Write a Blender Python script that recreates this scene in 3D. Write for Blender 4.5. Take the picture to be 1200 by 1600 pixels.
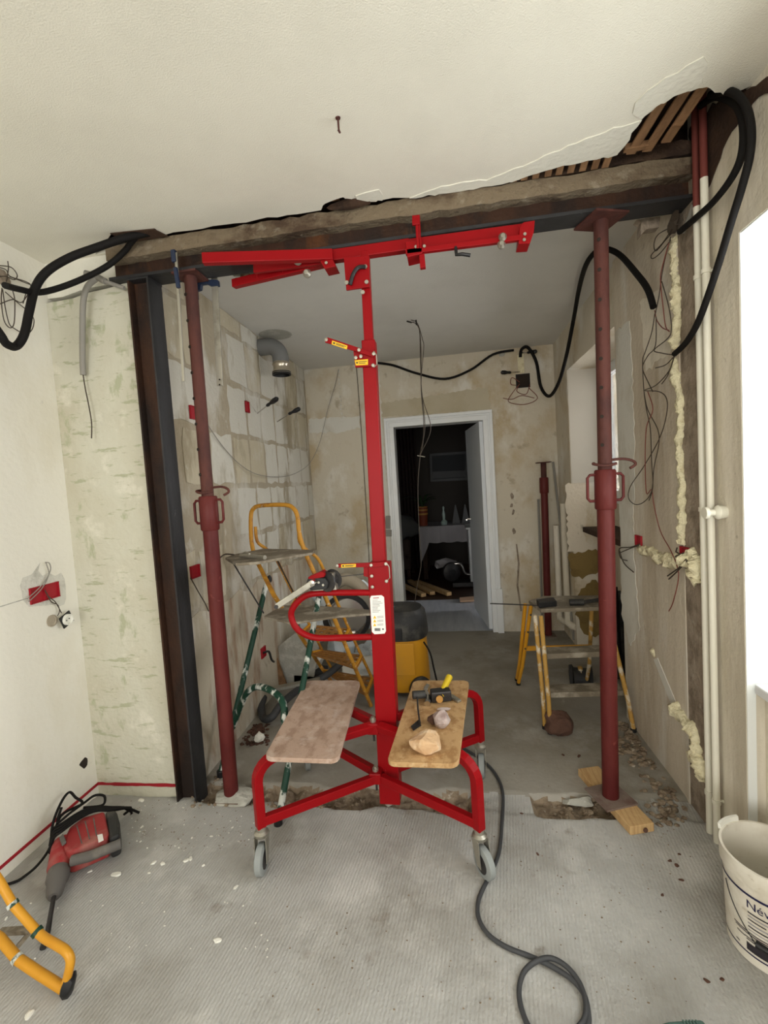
import bpy, bmesh, math, random
from mathutils import Vector, Matrix, Euler, noise
R = random.Random(7)
SC = bpy.context.scene
COL = SC.collection
for o in list(bpy.data.objects): bpy.data.objects.remove(o)

# ------------------------------------------------------------------ camera
F_PX, YAW, PITCH, ROLL, HC = 714.8025, -0.148, -0.0617, -0.0641, 1.4649
c_, s_ = math.cos(YAW), math.sin(YAW); cp, sp = math.cos(PITCH), math.sin(PITCH)
FW = Vector((s_*cp, c_*cp, sp)); r0 = Vector((c_, -s_, 0)); u0 = r0.cross(FW)
RT = math.cos(ROLL)*r0 + math.sin(ROLL)*u0
UP = -math.sin(ROLL)*r0 + math.cos(ROLL)*u0
CAM = Vector((0, 0, HC))
cam = bpy.data.objects.new('camera', bpy.data.cameras.new('camera')); COL.objects.link(cam)
m = Matrix((RT, UP, -FW)).transposed().to_4x4(); m.translation = CAM
cam.matrix_world = m
cam.data.sensor_fit = 'VERTICAL'; cam.data.sensor_height = 24.0
cam.data.lens = 24.0*F_PX/1600.0; cam.data.clip_start = 0.02; cam.data.clip_end = 60
SC.camera = cam

def P(x, y, X=None, Y=None, Z=None):
    """the point of the room seen at (x, y) of the photograph that lies on the given plane"""
    d = FW + RT*(x-600)/F_PX + UP*(800-y)/F_PX
    if X is not None: t = X/d.x
    elif Y is not None: t = Y/d.y
    else: t = (Z-HC)/d.z
    return CAM + d*t
def PW(x, y, Y, lo=-1.80, hi=.93):
    p = P(x, y, Y=Y)
    if p.x < lo: p = P(x, y, X=lo)
    if p.x > hi: p = P(x, y, X=hi)
    if p.z > 2.58 and p.y > 2.1: p = P(x, y, Z=2.575)
    return p

# ------------------------------------------------------------------ light
def S(r, g, b):
    f = lambda v: (v/255/12.92) if v/255 <= .04045 else ((v/255+.055)/1.055)**2.4
    return (f(r), f(g), f(b), 1)
w = bpy.data.worlds.new('world'); SC.world = w; w.use_nodes = True
w.node_tree.nodes['Background'].inputs[0].default_value = (.86, .92, .93, 1)
w.node_tree.nodes['Background'].inputs[1].default_value = .35
def area(name, loc, rot, sx, sy, power, col):
    l = bpy.data.lights.new(name, 'AREA'); l.shape = 'RECTANGLE'; l.size = sx; l.size_y = sy
    l.energy = power; l.color = col
    o = bpy.data.objects.new(name, l); COL.objects.link(o); o.location = loc; o.rotation_euler = rot
    return o
PI = math.pi
# daylight just outside each window opening of the flat
area('daylight_near_window', (1.46, .72, 1.42), (0, PI/2, 0), 1.5, 1.9, 66, (.965, .985, 1))
area('daylight_back_window', (-.5, -2.62, 1.45), (PI/2, 0, 0), 1.8, 1.6, 70, (.995, .985, .96))
area('daylight_far_window', (2.5, 3.95, 2.0), (0, PI/2-.12, .25), 1.5, 1.2, 700, (.97, .985, 1))
area('daylight_hall_window', (1.66, 5.36, 1.0), (0, PI/2, 0), 1.6, .45, 60, (.92, .95, 1)).data.spread = 1.1
vs = SC.view_settings
vs.view_transform = 'Standard'; vs.look = 'None'; vs.gamma = 1; vs.use_curve_mapping = False
vs.exposure = 0.28

# ------------------------------------------------------------------ materials
def mat(name, col, rough=.6, metal=0, layers=(), bump=0, bscale=60, bstretch=(1,1,1), world=True, spec=.4, bdetail=3, wave=None):
    """layers: (colour, scale, lo, hi, stretch, strength) stains mixed over col"""
    mt = bpy.data.materials.new(name); mt.use_nodes = True
    nt = mt.node_tree; N = nt.nodes; L = nt.links
    b = N['Principled BSDF']; b.inputs['Roughness'].default_value = rough; b.inputs['Metallic'].default_value = metal
    b.inputs['Specular IOR Level'].default_value = spec
    if world:
        g = N.new('ShaderNodeNewGeometry'); co = g.outputs['Position']
    else:
        g = N.new('ShaderNodeTexCoord'); co = g.outputs['Object']
    rgb = N.new('ShaderNodeRGB'); rgb.outputs[0].default_value = col; cur = rgb.outputs[0]
    for i, (c, sc, lo, hi, st, k) in enumerate(layers):
        mp = N.new('ShaderNodeMapping'); mp.inputs['Scale'].default_value = st; mp.inputs['Location'].default_value = (3.7*i+1, 1.3*i, 2.1*i)
        L.new(co, mp.inputs[0])
        n = N.new('ShaderNodeTexNoise'); n.inputs['Scale'].default_value = sc; n.inputs['Detail'].default_value = 5; n.inputs['Roughness'].default_value = .62
        L.new(mp.outputs[0], n.inputs['Vector'])
        mr = N.new('ShaderNodeMapRange'); mr.inputs[1].default_value = lo; mr.inputs[2].default_value = hi; mr.inputs[4].default_value = k
        L.new(n.outputs['Fac'], mr.inputs[0])
        mx = N.new('ShaderNodeMix'); mx.data_type = 'RGBA'; L.new(mr.outputs[0], mx.inputs[0]); L.new(cur, mx.inputs[6]); mx.inputs[7].default_value = c
        cur = mx.outputs[2]
    L.new(cur, b.inputs['Base Color'])
    if bump or wave:
        bp = N.new('ShaderNodeBump'); bp.inputs['Distance'].default_value = .01; bp.inputs['Strength'].default_value = bump or .3
        mp = N.new('ShaderNodeMapping'); mp.inputs['Scale'].default_value = bstretch; L.new(co, mp.inputs[0])
        n = N.new('ShaderNodeTexNoise'); n.inputs['Scale'].default_value = bscale; n.inputs['Detail'].default_value = bdetail
        L.new(mp.outputs[0], n.inputs['Vector']); h = n.outputs['Fac']
        if wave:
            mp2 = N.new('ShaderNodeMapping'); mp2.inputs['Rotation'].default_value = (0, 0, wave[1]); L.new(co, mp2.inputs[0])
            wv = N.new('ShaderNodeTexWave'); wv.inputs['Scale'].default_value = wave[0]; wv.inputs['Distortion'].default_value = 2.5; wv.inputs['Detail'].default_value = 2; wv.inputs['Detail Scale'].default_value = 3
            L.new(mp2.outputs[0], wv.inputs['Vector'])
            ad = N.new('ShaderNodeMath'); ad.operation = 'MULTIPLY_ADD'; ad.inputs[1].default_value = wave[2]; L.new(wv.outputs['Fac'], ad.inputs[0]); L.new(h, ad.inputs[2]); h = ad.outputs[0]
        L.new(h, bp.inputs['Height']); L.new(bp.outputs[0], b.inputs['Normal'])
    return mt
ONE = (1,1,1)
M = {}
M['ceil'] = mat('ceiling_paint', S(226,222,208), .9, layers=[(S(212,208,194), 2.5, .45, .7, ONE, .5)], bump=.22, bscale=220)
M['ceil_patch'] = mat('ceiling_skim', S(222,219,206), .9, layers=[(S(204,201,188), 9, .5, .7, ONE, .5)], bump=.3, bscale=50)
M['ceil_far'] = mat('far_ceiling_paint', S(214,212,206), .9, layers=[(S(200,198,192), 2, .45, .7, ONE, .6)], bump=.1, bscale=90)
M['wall_left'] = mat('left_wall_paint', S(226,222,210), .85, layers=[(S(208,200,178), 2.2, .5, .72, (1,1,.6), .6), (S(186,182,170), 14, .66, .74, ONE, .5)], bump=.2, bscale=45)
M['stub'] = mat('stub_plaster', S(197,194,177), .85, layers=[(S(180,172,149), 2, .45, .65, (1,1,.7), .6), (S(158,162,130), 9, .60, .67, (1,1,.55), .7), (S(158,160,130), 18, .58, .65, (.5,1,2.2), .75), (S(222,217,202), 6, .58, .7, ONE, .6), (S(140,136,110), 30, .66, .72, (.5,1,2), .6)], bump=.4, bscale=40)
M['mortar'] = mat('old_mortar', S(166,155,134), .95, layers=[(S(204,200,190), 3.0, .50, .62, (1,1,.5), .75), (S(146,134,110), 4.0, .55, .66, (1,1,.35), .8), (S(216,214,206), 11, .6, .7, (1,1,.6), .5), (S(160,150,124), 13, .62, .7, (1,1,.4), .5)], bump=.8, bscale=45)
M['block_white'] = mat('block_skim_white', S(200,196,184), .9, layers=[(S(204,200,190), 3.0, .50, .62, (1,1,.5), .75), (S(146,134,110), 4.0, .55, .66, (1,1,.35), .8), (S(216,214,206), 11, .6, .7, (1,1,.6), .5), (S(160,150,124), 13, .62, .7, (1,1,.4), .5)], bump=.6, bscale=40)
M['block_cream'] = mat('block_skim_cream', S(186,176,153), .9, layers=[(S(204,200,190), 3.0, .50, .62, (1,1,.5), .75), (S(146,134,110), 4.0, .55, .66, (1,1,.35), .8), (S(216,214,206), 11, .6, .7, (1,1,.6), .5), (S(160,150,124), 13, .62, .7, (1,1,.4), .5)], bump=.6, bscale=40)
M['wall_far'] = mat('far_wall_plaster', S(204,195,176), .9, layers=[(S(184,164,128), 2.2, .5, .64, (1,1,.8), .8), (S(222,218,208), 3.2, .52, .66, (1,1,.6), .9), (S(160,145,120), 9, .62, .72, ONE, .6)], bump=.4, bscale=40)
M['band'] = mat('painted_band', S(190,180,156), .9, layers=[(S(172,158,130), 3, .5, .7, ONE, .6)], bump=.2, bscale=50)
M['white_band'] = mat('white_filler', S(212,209,199), .85, layers=[(S(184,176,158), 5, .5, .66, (1,1,.5), .7)], bump=.2, bscale=50)
M['wall_right'] = mat('right_wall_plaster', S(204,193,174), .9, layers=[(S(172,157,135), 2.0, .46, .64, (1,1.5,.22), .85), (S(214,209,198), 3.0, .53, .64, (1,1.5,.22), .9), (S(156,116,92), 3, .62, .74, (1,1,.5), .5), (S(128,114,94), 14, .66, .74, (1,1,.5), .5)], bump=.4, bscale=45)
M['pier'] = mat('near_pier_paint', S(220,212,195), .85, layers=[(S(188,178,157), 4, .48, .64, (1,1.8,.15), .8), (S(140,130,108), 20, .66, .72, (1,1,.6), .6)], bump=.3, bscale=50)
M['reveal'] = mat('reveal_paint', S(228,230,226), .7, bump=.05)
M['panel_grey'] = mat('reveal_panel', S(196,190,178), .8, layers=[(S(184,178,164), 2, .4, .7, ONE, .5)])
M['rough'] = mat('raw_masonry', S(150,136,120), .95, layers=[(S(108,94,78), 9, .45, .62, ONE, .8), (S(168,158,142), 16, .58, .7, ONE, .7)], bump=1, bscale=38)
M['olive'] = mat('old_adhesive', S(122,100,52), .7, layers=[(S(96,76,38), 8, .5, .7, ONE, .7)], bump=.5, bscale=40)
M['foam'] = mat('expanding_foam', S(226,217,182), .7, layers=[(S(188,172,130), 24, .52, .68, ONE, .7)], bump=.8, bscale=80)
M['floor'] = mat('screed', S(174,173,169), .92, layers=[(S(142,138,129), 1.6, .44, .62, ONE, .75), (S(198,196,191), 3.5, .52, .68, ONE, .65), (S(120,110,96), 7, .63, .74, ONE, .55), (S(208,206,200), 60, .68, .74, ONE, .5), (S(132,128,120), 40, .66, .74, ONE, .5)], bump=.35, bscale=70, wave=(26, .12, .32))
M['floor_far'] = mat('smooth_screed', S(156,151,141), .9, layers=[(S(126,120,108), 1.8, .42, .64, ONE, .85), (S(174,170,163), 5, .55, .7, ONE, .5)], bump=.2, bscale=50)
M['laminate'] = mat('hall_laminate', S(206,209,216), .4, layers=[(S(160,166,178), 3, .4, .7, (6,1,1), .5)])
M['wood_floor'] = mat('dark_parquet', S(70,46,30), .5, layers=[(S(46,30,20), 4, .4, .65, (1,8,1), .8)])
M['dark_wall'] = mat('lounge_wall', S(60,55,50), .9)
M['steel'] = mat('rusty_steel', S(64,40,26), .65, .3, layers=[(S(34,26,22), 5, .42, .6, (1,1,.4), .9), (S(104,62,28), 8, .58, .72, (1,1,.3), .7)], bump=.3, bscale=60)
M['steel_grey'] = mat('mill_steel', S(58,58,60), .5, .5, layers=[(S(36,34,34), 4, .45, .7, (1,1,.3), .8), (S(96,96,96), 20, .66, .72, ONE, .5)], bump=.1)
M['flange_mortar'] = mat('mortared_flange', S(118,104,84), .95, layers=[(S(70,52,38), 6, .48, .62, (.6,1,1), .9), (S(150,140,122), 14, .58, .7, ONE, .6)], bump=.9, bscale=60)
M['flange_dark'] = mat('sooty_packing', S(74,56,42), .95, layers=[(S(44,30,22), 6, .45, .6, ONE, .8), (S(120,104,88), 18, .64, .72, ONE, .6)], bump=1, bscale=40)
M['old_wood'] = mat('old_lath', S(140,106,74), .85, layers=[(S(96,68,44), 5, .45, .65, (3,.6,3), .8)], bump=.4, bscale=50)
M['dark_wood'] = mat('dark_boards', S(64,44,30), .9, layers=[(S(36,24,17), 5, .45, .65, (4,.6,1), .8)], bump=.4)  # dark brown wood with darker noise streaks
M['red'] = mat('red_powder_coat', S(140,13,19), .38, layers=[(S(128,12,16), 5, .45, .75, ONE, .4), (S(92,14,16), 26, .68, .74, ONE, .5)], spec=.12)
M['prop'] = mat('red_oxide_paint', S(92,37,34), .5, layers=[(S(76,24,24), 7, .46, .64, (1,1,.4), .8), (S(140,76,70), 16, .66, .74, ONE, .5)], bump=.15, spec=.2)
M['prop_rust'] = mat('rusted_oxide', S(84,44,36), .75, layers=[(S(60,30,26), 8, .46, .64, (1,1,.4), .8)], bump=.3)
M['plate_dusty'] = mat('dusty_plate', S(122,106,96), .85, layers=[(S(92,60,52), 9, .5, .64, ONE, .7)], bump=.3)
M['filler_soft'] = mat('soft_filler', S(206,203,193), .9, layers=[(S(172,169,158), 14, .5, .64, ONE, .8)], bump=.4)
M['skim_stained'] = mat('stained_skim', S(188,178,158), .9, layers=[(S(146,108,82), 2.6, .52, .64, (1,1.5,.35), .8), (S(214,210,200), 4, .52, .64, (1,1.5,.4), .85), (S(128,92,70), 8, .6, .7, (1,1,.25), .6)], bump=.5, bscale=40)
M['chip'] = mat('chipboard', S(186,150,104), .8, layers=[(S(152,112,68), 26, .46, .6, (1,.6,1), .8), (S(206,176,134), 40, .58, .68, ONE, .6)], bump=.2, bscale=90, world=False)
M['chip_dust'] = mat('dusty_chipboard', S(176,150,132), .9, layers=[(S(146,118,100), 24, .48, .6, (1,.6,1), .7), (S(198,180,168), 12, .52, .66, ONE, .6), (S(110,88,74), 50, .66, .7, ONE, .6)], bump=.25, bscale=90, world=False)
M['pine'] = mat('pine', S(198,164,116), .75, layers=[(S(168,128,80), 7, .46, .6, (14,1,1), .6)], bump=.15, world=False)
M['grey_tyre'] = mat('grey_tyre', S(142,146,144), .8, bump=.1)
M['zinc'] = mat('zinc', S(176,172,160), .4, .8, layers=[(S(128,122,108), 12, .5, .7, ONE, .7)])
M['chrome'] = mat('chrome', S(205,202,198), .18, 1)
M['iron'] = mat('dark_iron', S(70,68,68), .5, .7, layers=[(S(40,38,38), 12, .5, .7, ONE, .7)])
M['black'] = mat('black_plastic', S(26,26,27), .45)
M['black_dust'] = mat('dusty_black_plastic', S(36,36,36), .6, layers=[(S(96,92,84), 7, .5, .7, ONE, .6)])
M['rubber'] = mat('cable_sheath', S(22,20,19), .7, spec=.15)
M['cord_grey'] = mat('cord_sheath', S(62,63,65), .6)
M['grey_conduit'] = mat('grey_conduit', S(134,130,122), .6)
M['yellow'] = mat('yellow_paint', S(206,146,36), .45, layers=[(S(196,128,16), 6, .5, .7, ONE, .5)])
M['yellow_worn'] = mat('worn_yellow_paint', S(186,132,40), .6, layers=[(S(134,84,34), 12, .5, .62, ONE, .8), (S(206,194,168), 22, .62, .68, ONE, .7)], bump=.2)
M['yellow_splat'] = mat('splashed_yellow_paint', S(176,136,66), .7, layers=[(S(206,198,178), 14, .5, .6, ONE, .9), (S(120,86,44), 18, .6, .7, ONE, .7)], bump=.25)
M['green_splat'] = mat('splashed_green_paint', S(24,60,46), .5, layers=[(S(206,208,200), 20, .52, .58, (1,1,.35), .95)], bump=.1, spec=.3)
M['tread'] = mat('steel_tread', S(150,104,50), .6, .0, layers=[(S(168,150,120), 20, .55, .66, ONE, .6)], bump=.2)
M['board_dirty'] = mat('plaster_smeared_board', S(118,108,92), .85, layers=[(S(164,156,140), 10, .48, .62, ONE, .8)], bump=.4)
M['vac_yellow'] = mat('vac_yellow', S(196,138,26), .5, layers=[(S(170,128,60), 3.5, .5, .7, ONE, .6)])
M['white_plastic'] = mat('white_plastic', S(228,226,216), .5)
M['bucket'] = mat('plastered_bucket', S(222,216,202), .55, layers=[(S(190,180,160), 7, .5, .68, ONE, .6), (S(168,156,132), 26, .64, .7, ONE, .5)], bump=.1, bscale=30)
M['ink'] = mat('navy_ink', S(30,28,66), .5)
M['ink_dark'] = mat('black_ink', S(44,40,46), .5)
M['ink_grey'] = mat('grey_ink', S(150,146,148), .6)
M['pipe'] = mat('pipe_gloss', S(224,220,204), .4)
M['pipe_primer'] = mat('pipe_primer', S(112,52,44), .7)
M['door'] = mat('door_gloss', S(226,230,234), .35)
M['frame'] = mat('frame_gloss', S(228,230,230), .35, layers=[(S(212,210,204), 2, .5, .7, ONE, .4)])
M['socket_red'] = mat('socket_box_red', S(158,22,36), .5)
M['red_tape'] = mat('red_paint_line', S(150,20,34), .7)
M['wire_dark'] = mat('wire_dark', S(66,56,46), .6)
M['wire_red'] = mat('wire_red', S(118,60,50), .6)
M['blue'] = mat('clamp_blue', S(30,42,66), .5)
M['label_white'] = mat('label_white', S(232,230,224), .5)
M['label_yellow'] = mat('label_yellow', S(232,186,30), .5)
M['stone_tan'] = mat('tan_stone', S(206,170,130), .9, layers=[(S(226,206,176), 12, .5, .65, ONE, .8), (S(176,130,92), 8, .55, .7, ONE, .6)], bump=.6, bscale=50)
M['stone_grey'] = mat('grey_stone', S(186,170,164), .9, layers=[(S(140,118,112), 14, .5, .65, ONE, .8)], bump=.6, bscale=50)
M['stone_brown'] = mat('brown_stone', S(88,62,50), .95, layers=[(S(64,44,36), 10, .5, .65, ONE, .8)], bump=1, bscale=30)
M['chip_white'] = mat('plaster_crumb', S(226,224,214), .9, bump=.3)
M['rubble'] = mat('rubble', S(140,124,104), .95, layers=[(S(98,82,66), 20, .45, .6, ONE, .8), (S(190,182,166), 30, .6, .7, ONE, .7)], bump=.6)
M['drill_red'] = mat('dusty_tool_red', S(146,38,40), .6, layers=[(S(156,110,100), 8, .48, .68, ONE, .7)])
M['drill_grey'] = mat('dusty_tool_grey', S(92,88,84), .7, layers=[(S(136,128,118), 10, .5, .7, ONE, .6)])
M['plaster_dirt'] = mat('bare_filler_grey', S(166,164,154), .9, layers=[(S(196,194,184), 16, .5, .65, ONE, .7)], bump=.5)
M['hole'] = mat('hole_dark', S(42,34,28), .95)
M['hammer_yellow'] = mat('hammer_yellow', S(216,186,40), .5)
M['duct_grey'] = mat('grey_duct', S(112,112,110), .5)
M['duct_metal'] = mat('metal_sleeve', S(196,186,168), .3, .85)
M['film'] = mat('plastic_film', S(232,240,246), .25, layers=[(S(186,204,214), 10, .5, .65, ONE, .6)], bump=.5, bscale=20)
M['beige_hose'] = mat('beige_hose', S(172,160,140), .7, bump=.3)
M['cloth'] = mat('table_cloth', S(150,146,148), .9)
M['curtain'] = mat('brown_curtain', S(58,46,40), .9)
M['leaf'] = mat('leaf', S(40,62,34), .6)
M['pot'] = mat('striped_pot', S(120,52,26), .6)
M['pot2'] = mat('pot_band', S(180,130,60), .6)
M['glass_g'] = mat('bottle_glass', S(150,168,160), .15)
M['canvas'] = mat('dark_canvas', S(40,42,44), .7)
M['canvas2'] = mat('pale_canvas', S(84,84,84), .7)
M['green_case'] = mat('green_case', S(70,96,88), .6, bump=.1)
M['card'] = mat('cardboard', S(206,170,140), .9)
gm = bpy.data.materials.new('window_glass'); gm.use_nodes = True
nt = gm.node_tree; nt.nodes.clear()
o_ = nt.nodes.new('ShaderNodeOutputMaterial'); t_ = nt.nodes.new('ShaderNodeBsdfTransparent'); t_.inputs[0].default_value = (.92,.925,.92,1)
g_ = nt.nodes.new('ShaderNodeBsdfGlossy'); g_.inputs['Roughness'].default_value = .15; mx_ = nt.nodes.new('ShaderNodeMixShader'); mx_.inputs[0].default_value = .2
nt.links.new(t_.outputs[0], mx_.inputs[1]); nt.links.new(g_.outputs[0], mx_.inputs[2]); nt.links.new(mx_.outputs[0], o_.inputs[0])
M['glass'] = gm
gm2 = gm.copy(); gm2.name = 'dimming_glass'; gm2.node_tree.nodes['Transparent BSDF'].inputs[0].default_value = (.37,.365,.36,1); M['glass_dimmed'] = gm2  # grey tint added to dim daylight through the far and hall panes

# ------------------------------------------------------------------ mesh helpers
class MB:
    def __init__(s): s.v = []; s.f = []
    def add(s, vs, fs):
        n = len(s.v); s.v += [Vector(v) for v in vs]; s.f += [tuple(i+n for i in f) for f in fs]; return s
    def box(s, a, b):
        x0,y0,z0 = a; x1,y1,z1 = b
        return s.add([(x0,y0,z0),(x1,y0,z0),(x1,y1,z0),(x0,y1,z0),(x0,y0,z1),(x1,y0,z1),(x1,y1,z1),(x0,y1,z1)],
                     [(3,2,1,0),(4,5,6,7),(0,1,5,4),(1,2,6,5),(2,3,7,6),(3,0,4,7)])
    def hexa(s, pts):   # 8 points bottom ring then top ring
        return s.add(pts, [(3,2,1,0),(4,5,6,7),(0,1,5,4),(1,2,6,5),(2,3,7,6),(3,0,4,7)])
    def bar(s, p, q, w, h, up=(0,0,1)):
        p = Vector(p); q = Vector(q); d = (q-p).normalized(); up = Vector(up)
        if abs(d.dot(up)) > .95: up = Vector((0,1,0))
        a = d.cross(up).normalized()*w/2; b = a.cross(d).normalized()*h/2
        return s.hexa([p-a-b, p+a-b, p+a+b, p-a+b, q-a-b, q+a-b, q+a+b, q-a+b])
    def tube(s, pts, r, n=10, smooth=0, closed=False):
        pts = [Vector(p) for p in pts]
        if smooth: pts = spline(pts, smooth)
        rr = r if isinstance(r, (list, tuple)) else [r]*len(pts)
        if len(rr) != len(pts): rr = [rr[min(len(rr)-1, int(i*len(rr)/len(pts)))] for i in range(len(pts))]
        base = len(s.v); T0 = None; A = None
        for i, p in enumerate(pts):
            t = (pts[min(i+1, len(pts)-1)]-pts[max(i-1, 0)])
            t = t.normalized() if t.length > 1e-9 else Vector((0,0,1))
            if A is None:
                A = t.orthogonal().normalized()
            else:
                A = (A - t*A.dot(t)); A = A.normalized() if A.length > 1e-6 else t.orthogonal().normalized()
            B = t.cross(A)
            for k in range(n):
                a = 2*PI*(k+.5)/n
                s.v.append(p + (A*math.cos(a)+B*math.sin(a))*rr[i])
        for i in range(len(pts)-1):
            for k in range(n):
                k2 = (k+1) % n
                s.f.append((base+i*n+k, base+i*n+k2, base+(i+1)*n+k2, base+(i+1)*n+k))
        s.f.append(tuple(base+k for k in range(n))[::-1]); e = base+(len(pts)-1)*n
        s.f.append(tuple(e+k for k in range(n)))
        return s
    def sqtube(s, pts, w):
        """square section bent tube"""
        return s.tube(pts, w*.7071, n=4)
    def lathe(s, p, d, prof, n=24, cap=True):
        """prof: (along, radius) from p in direction d"""
        p = Vector(p); d = Vector(d).normalized(); A = d.orthogonal().normalized(); B = d.cross(A); base = len(s.v)
        for (h, r) in prof:
            for k in range(n):
                a = 2*PI*k/n; s.v.append(p+d*h+(A*math.cos(a)+B*math.sin(a))*r)
        for i in range(len(prof)-1):
            for k in range(n):
                k2 = (k+1) % n; s.f.append((base+i*n+k, base+i*n+k2, base+(i+1)*n+k2, base+(i+1)*n+k))
        if cap:
            s.f.append(tuple(base+k for k in range(n))[::-1]); e = base+(len(prof)-1)*n; s.f.append(tuple(e+k for k in range(n)))
        return s
    def prism(s, poly, off):
        """polygon (3d points) extruded by off"""
        n = len(poly); off = Vector(off); a = [Vector(p) for p in poly]
        nrm = Vector((0,0,0))
        for i in range(n): nrm += a[i].cross(a[(i+1) % n])
        if nrm.dot(off) > 0: a.reverse()
        b = [p+off for p in a]
        return s.add(a+b, [tuple(range(n)), tuple(range(2*n-1, n-1, -1))]+[(i, i+n, (i+1) % n+n, (i+1) % n) for i in range(n)])
    def rock(s, c, size, seed=0, n=2, rough=.35):
        bm = bmesh.new(); bmesh.ops.create_icosphere(bm, subdivisions=n, radius=1)
        rr = random.Random(seed); off = Vector((rr.random()*50, rr.random()*50, rr.random()*50)); rot = Euler((rr.random()*6, rr.random()*6, rr.random()*6)).to_matrix()
        c = Vector(c); vs = []
        cuts = [(Vector((rr.uniform(-1,1), rr.uniform(-1,1), rr.uniform(-1,1))).normalized(), rr.uniform(.5,.85)) for _ in range(7)]
        for v in bm.verts:
            p = v.co.copy()*(1+rough*noise.noise(v.co*1.4+off))
            for nn, dd in cuts:
                e = p.dot(nn)-dd
                if e > 0: p -= nn*e
            p = rot @ p
            vs.append(c+Vector((p.x*size[0], p.y*size[1], p.z*size[2])))
        fs = [tuple(v.index for v in f.verts) for f in bm.faces]; bm.free()
        return s.add(vs, fs)
    def build(s, name, m, parent=None, smooth=False, bevel=0, seg=2, loc=None):
        me = bpy.data.meshes.new(name)
        off = Vector(parent['_o']) if parent is not None and '_o' in parent.keys() else Vector(loc or (0,0,0))
        me.from_pydata([v-off for v in s.v], [], s.f); me.update()
        bm = bmesh.new(); bm.from_mesh(me); bmesh.ops.recalc_face_normals(bm, faces=bm.faces); bm.to_mesh(me); bm.free()
        me.materials.append(M[m] if isinstance(m, str) else m)
        if smooth:
            for p in me.polygons: p.use_smooth = True
            try: me.set_sharp_from_angle(angle=math.radians(smooth if smooth is not True else 40))
            except Exception: pass
        o = bpy.data.objects.new(name, me); COL.objects.link(o)
        if parent is not None:
            o.parent = parent; o['_o'] = tuple(off)
        else:
            o.location = off; o['_o'] = tuple(off)
        if bevel:
            b = o.modifiers.new('bevel', 'BEVEL'); b.width = bevel; b.segments = seg; b.limit_method = 'ANGLE'; b.angle_limit = .6
        return o
def spline(pts, k=6):
    out = []
    n = len(pts)
    for i in range(n-1):
        p0 = pts[max(i-1,0)]; p1 = pts[i]; p2 = pts[i+1]; p3 = pts[min(i+2,n-1)]
        for j in range(k):
            t = j/k; t2 = t*t; t3 = t2*t
            out.append(.5*((2*p1)+(p2-p0)*t+(2*p0-5*p1+4*p2-p3)*t2+(3*p1-p0-3*p2+p3)*t3))
    out.append(pts[-1]); return out
def tag(o, label, cat, group=None):
    o['label'] = label; o['category'] = cat
    if group: o['group'] = group
    return o
def thing(name, loc, label, cat, group=None):
    o = bpy.data.objects.new(name, None); COL.objects.link(o); o.location = loc; o['_o'] = tuple(loc); o.empty_display_size = .1
    return tag(o, label, cat, group)
def single(mb, name, m, label, cat, group=None, loc=None, **k):
    if loc is None:
        xs = [v.x for v in mb.v]; ys = [v.y for v in mb.v]; zs = [v.z for v in mb.v]
        loc = ((min(xs)+max(xs))/2, (min(ys)+max(ys))/2, min(zs))
    return tag(mb.build(name, m, None, loc=loc, **k), label, cat, group)
def struct(mb, name, m, label=None, parent=None, **k):
    o = mb.build(name, m, parent, **k); o['kind'] = 'structure'
    if label: o['label'] = label
    return o
def jag(a, b, n, amp, seed, axis):
    """points from a to b displaced along axis at random"""
    rr = random.Random(seed); a = Vector(a); b = Vector(b); ax = Vector(axis)
    return [a.lerp(b, i/n)+ax*rr.uniform(-amp, amp)*(0 if i in (0, n) else 1) for i in range(n+1)]

def jagpoly(pts, amp, seed, step=.025):
    rr = random.Random(seed); out = []; n = len(pts)
    for i in range(n):
        a, b = Vector(pts[i]), Vector(pts[(i+1) % n]); d = b-a; k = max(1, int(d.length/step))
        nn = Vector((0,0,0))
        for q in range(n): nn += (Vector(pts[q])-pts[0]).cross(Vector(pts[(q+1) % n])-pts[0])
        pr = d.cross(nn).normalized()
        for q in range(k): out.append(a.lerp(b, q/k)+pr*rr.uniform(-amp, amp))
    return out
# ------------------------------------------------------------------ room
XL, YP, XF, YF, XR, ZC = -1.839, 1.973, -1.345, 4.355, .97, 2.60
# floor, with the trench where the partition stood
def floor_h(x, y):
    h = .004*noise.noise(Vector((x*5, y*5, 0)))
    d = abs(y-2.02-.03*noise.noise(Vector((x*4, 3, 0))))
    wdt = .075+.03*noise.noise(Vector((x*7, 9, 1)))
    on = 1 if (-1.30 < x < .02 or .30 < x < .60) else 0.15
    if x > .60: on = .3
    if d < wdt: h -= on*(.035+.03*noise.noise(Vector((x*22, y*22, 4))))*min(1, (wdt-d)/.02)
    return h
fb = MB(); xs = [-1.84+i*.02 for i in range(158)]
ys = [-2.5+i*.1 for i in range(42)]+[1.7+i*.02 for i in range(10)]+[1.9+i*.01 for i in range(26)]+[2.16+i*.06 for i in range(38)]
ys = [y for y in ys if y < YF+.03]+[YF+.03]
for y in ys:
    for x in xs: fb.v.append(Vector((x, y, floor_h(x, y))))
nx = len(xs)
for j in range(len(ys)-1):
    for i in range(nx-1):
        a = j*nx+i; fb.f.append((a, a+1, a+1+nx, a+nx))
fl = struct(fb, 'floor', 'floor', 'grey ribbed screed floor of the near room', smooth=True)
fl.data.materials.append(M['floor_far']); fl.data.materials.append(M['rubble'])
for p in fl.data.polygons:
    c = p.center
    if c.y > 2.075+.02*noise.noise(Vector((c.x*4, 0, 0)))+.015*noise.noise(Vector((c.x*30, 0, 0))): p.material_index = 1
    if c.z < -.016 : p.material_index = 2
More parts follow.
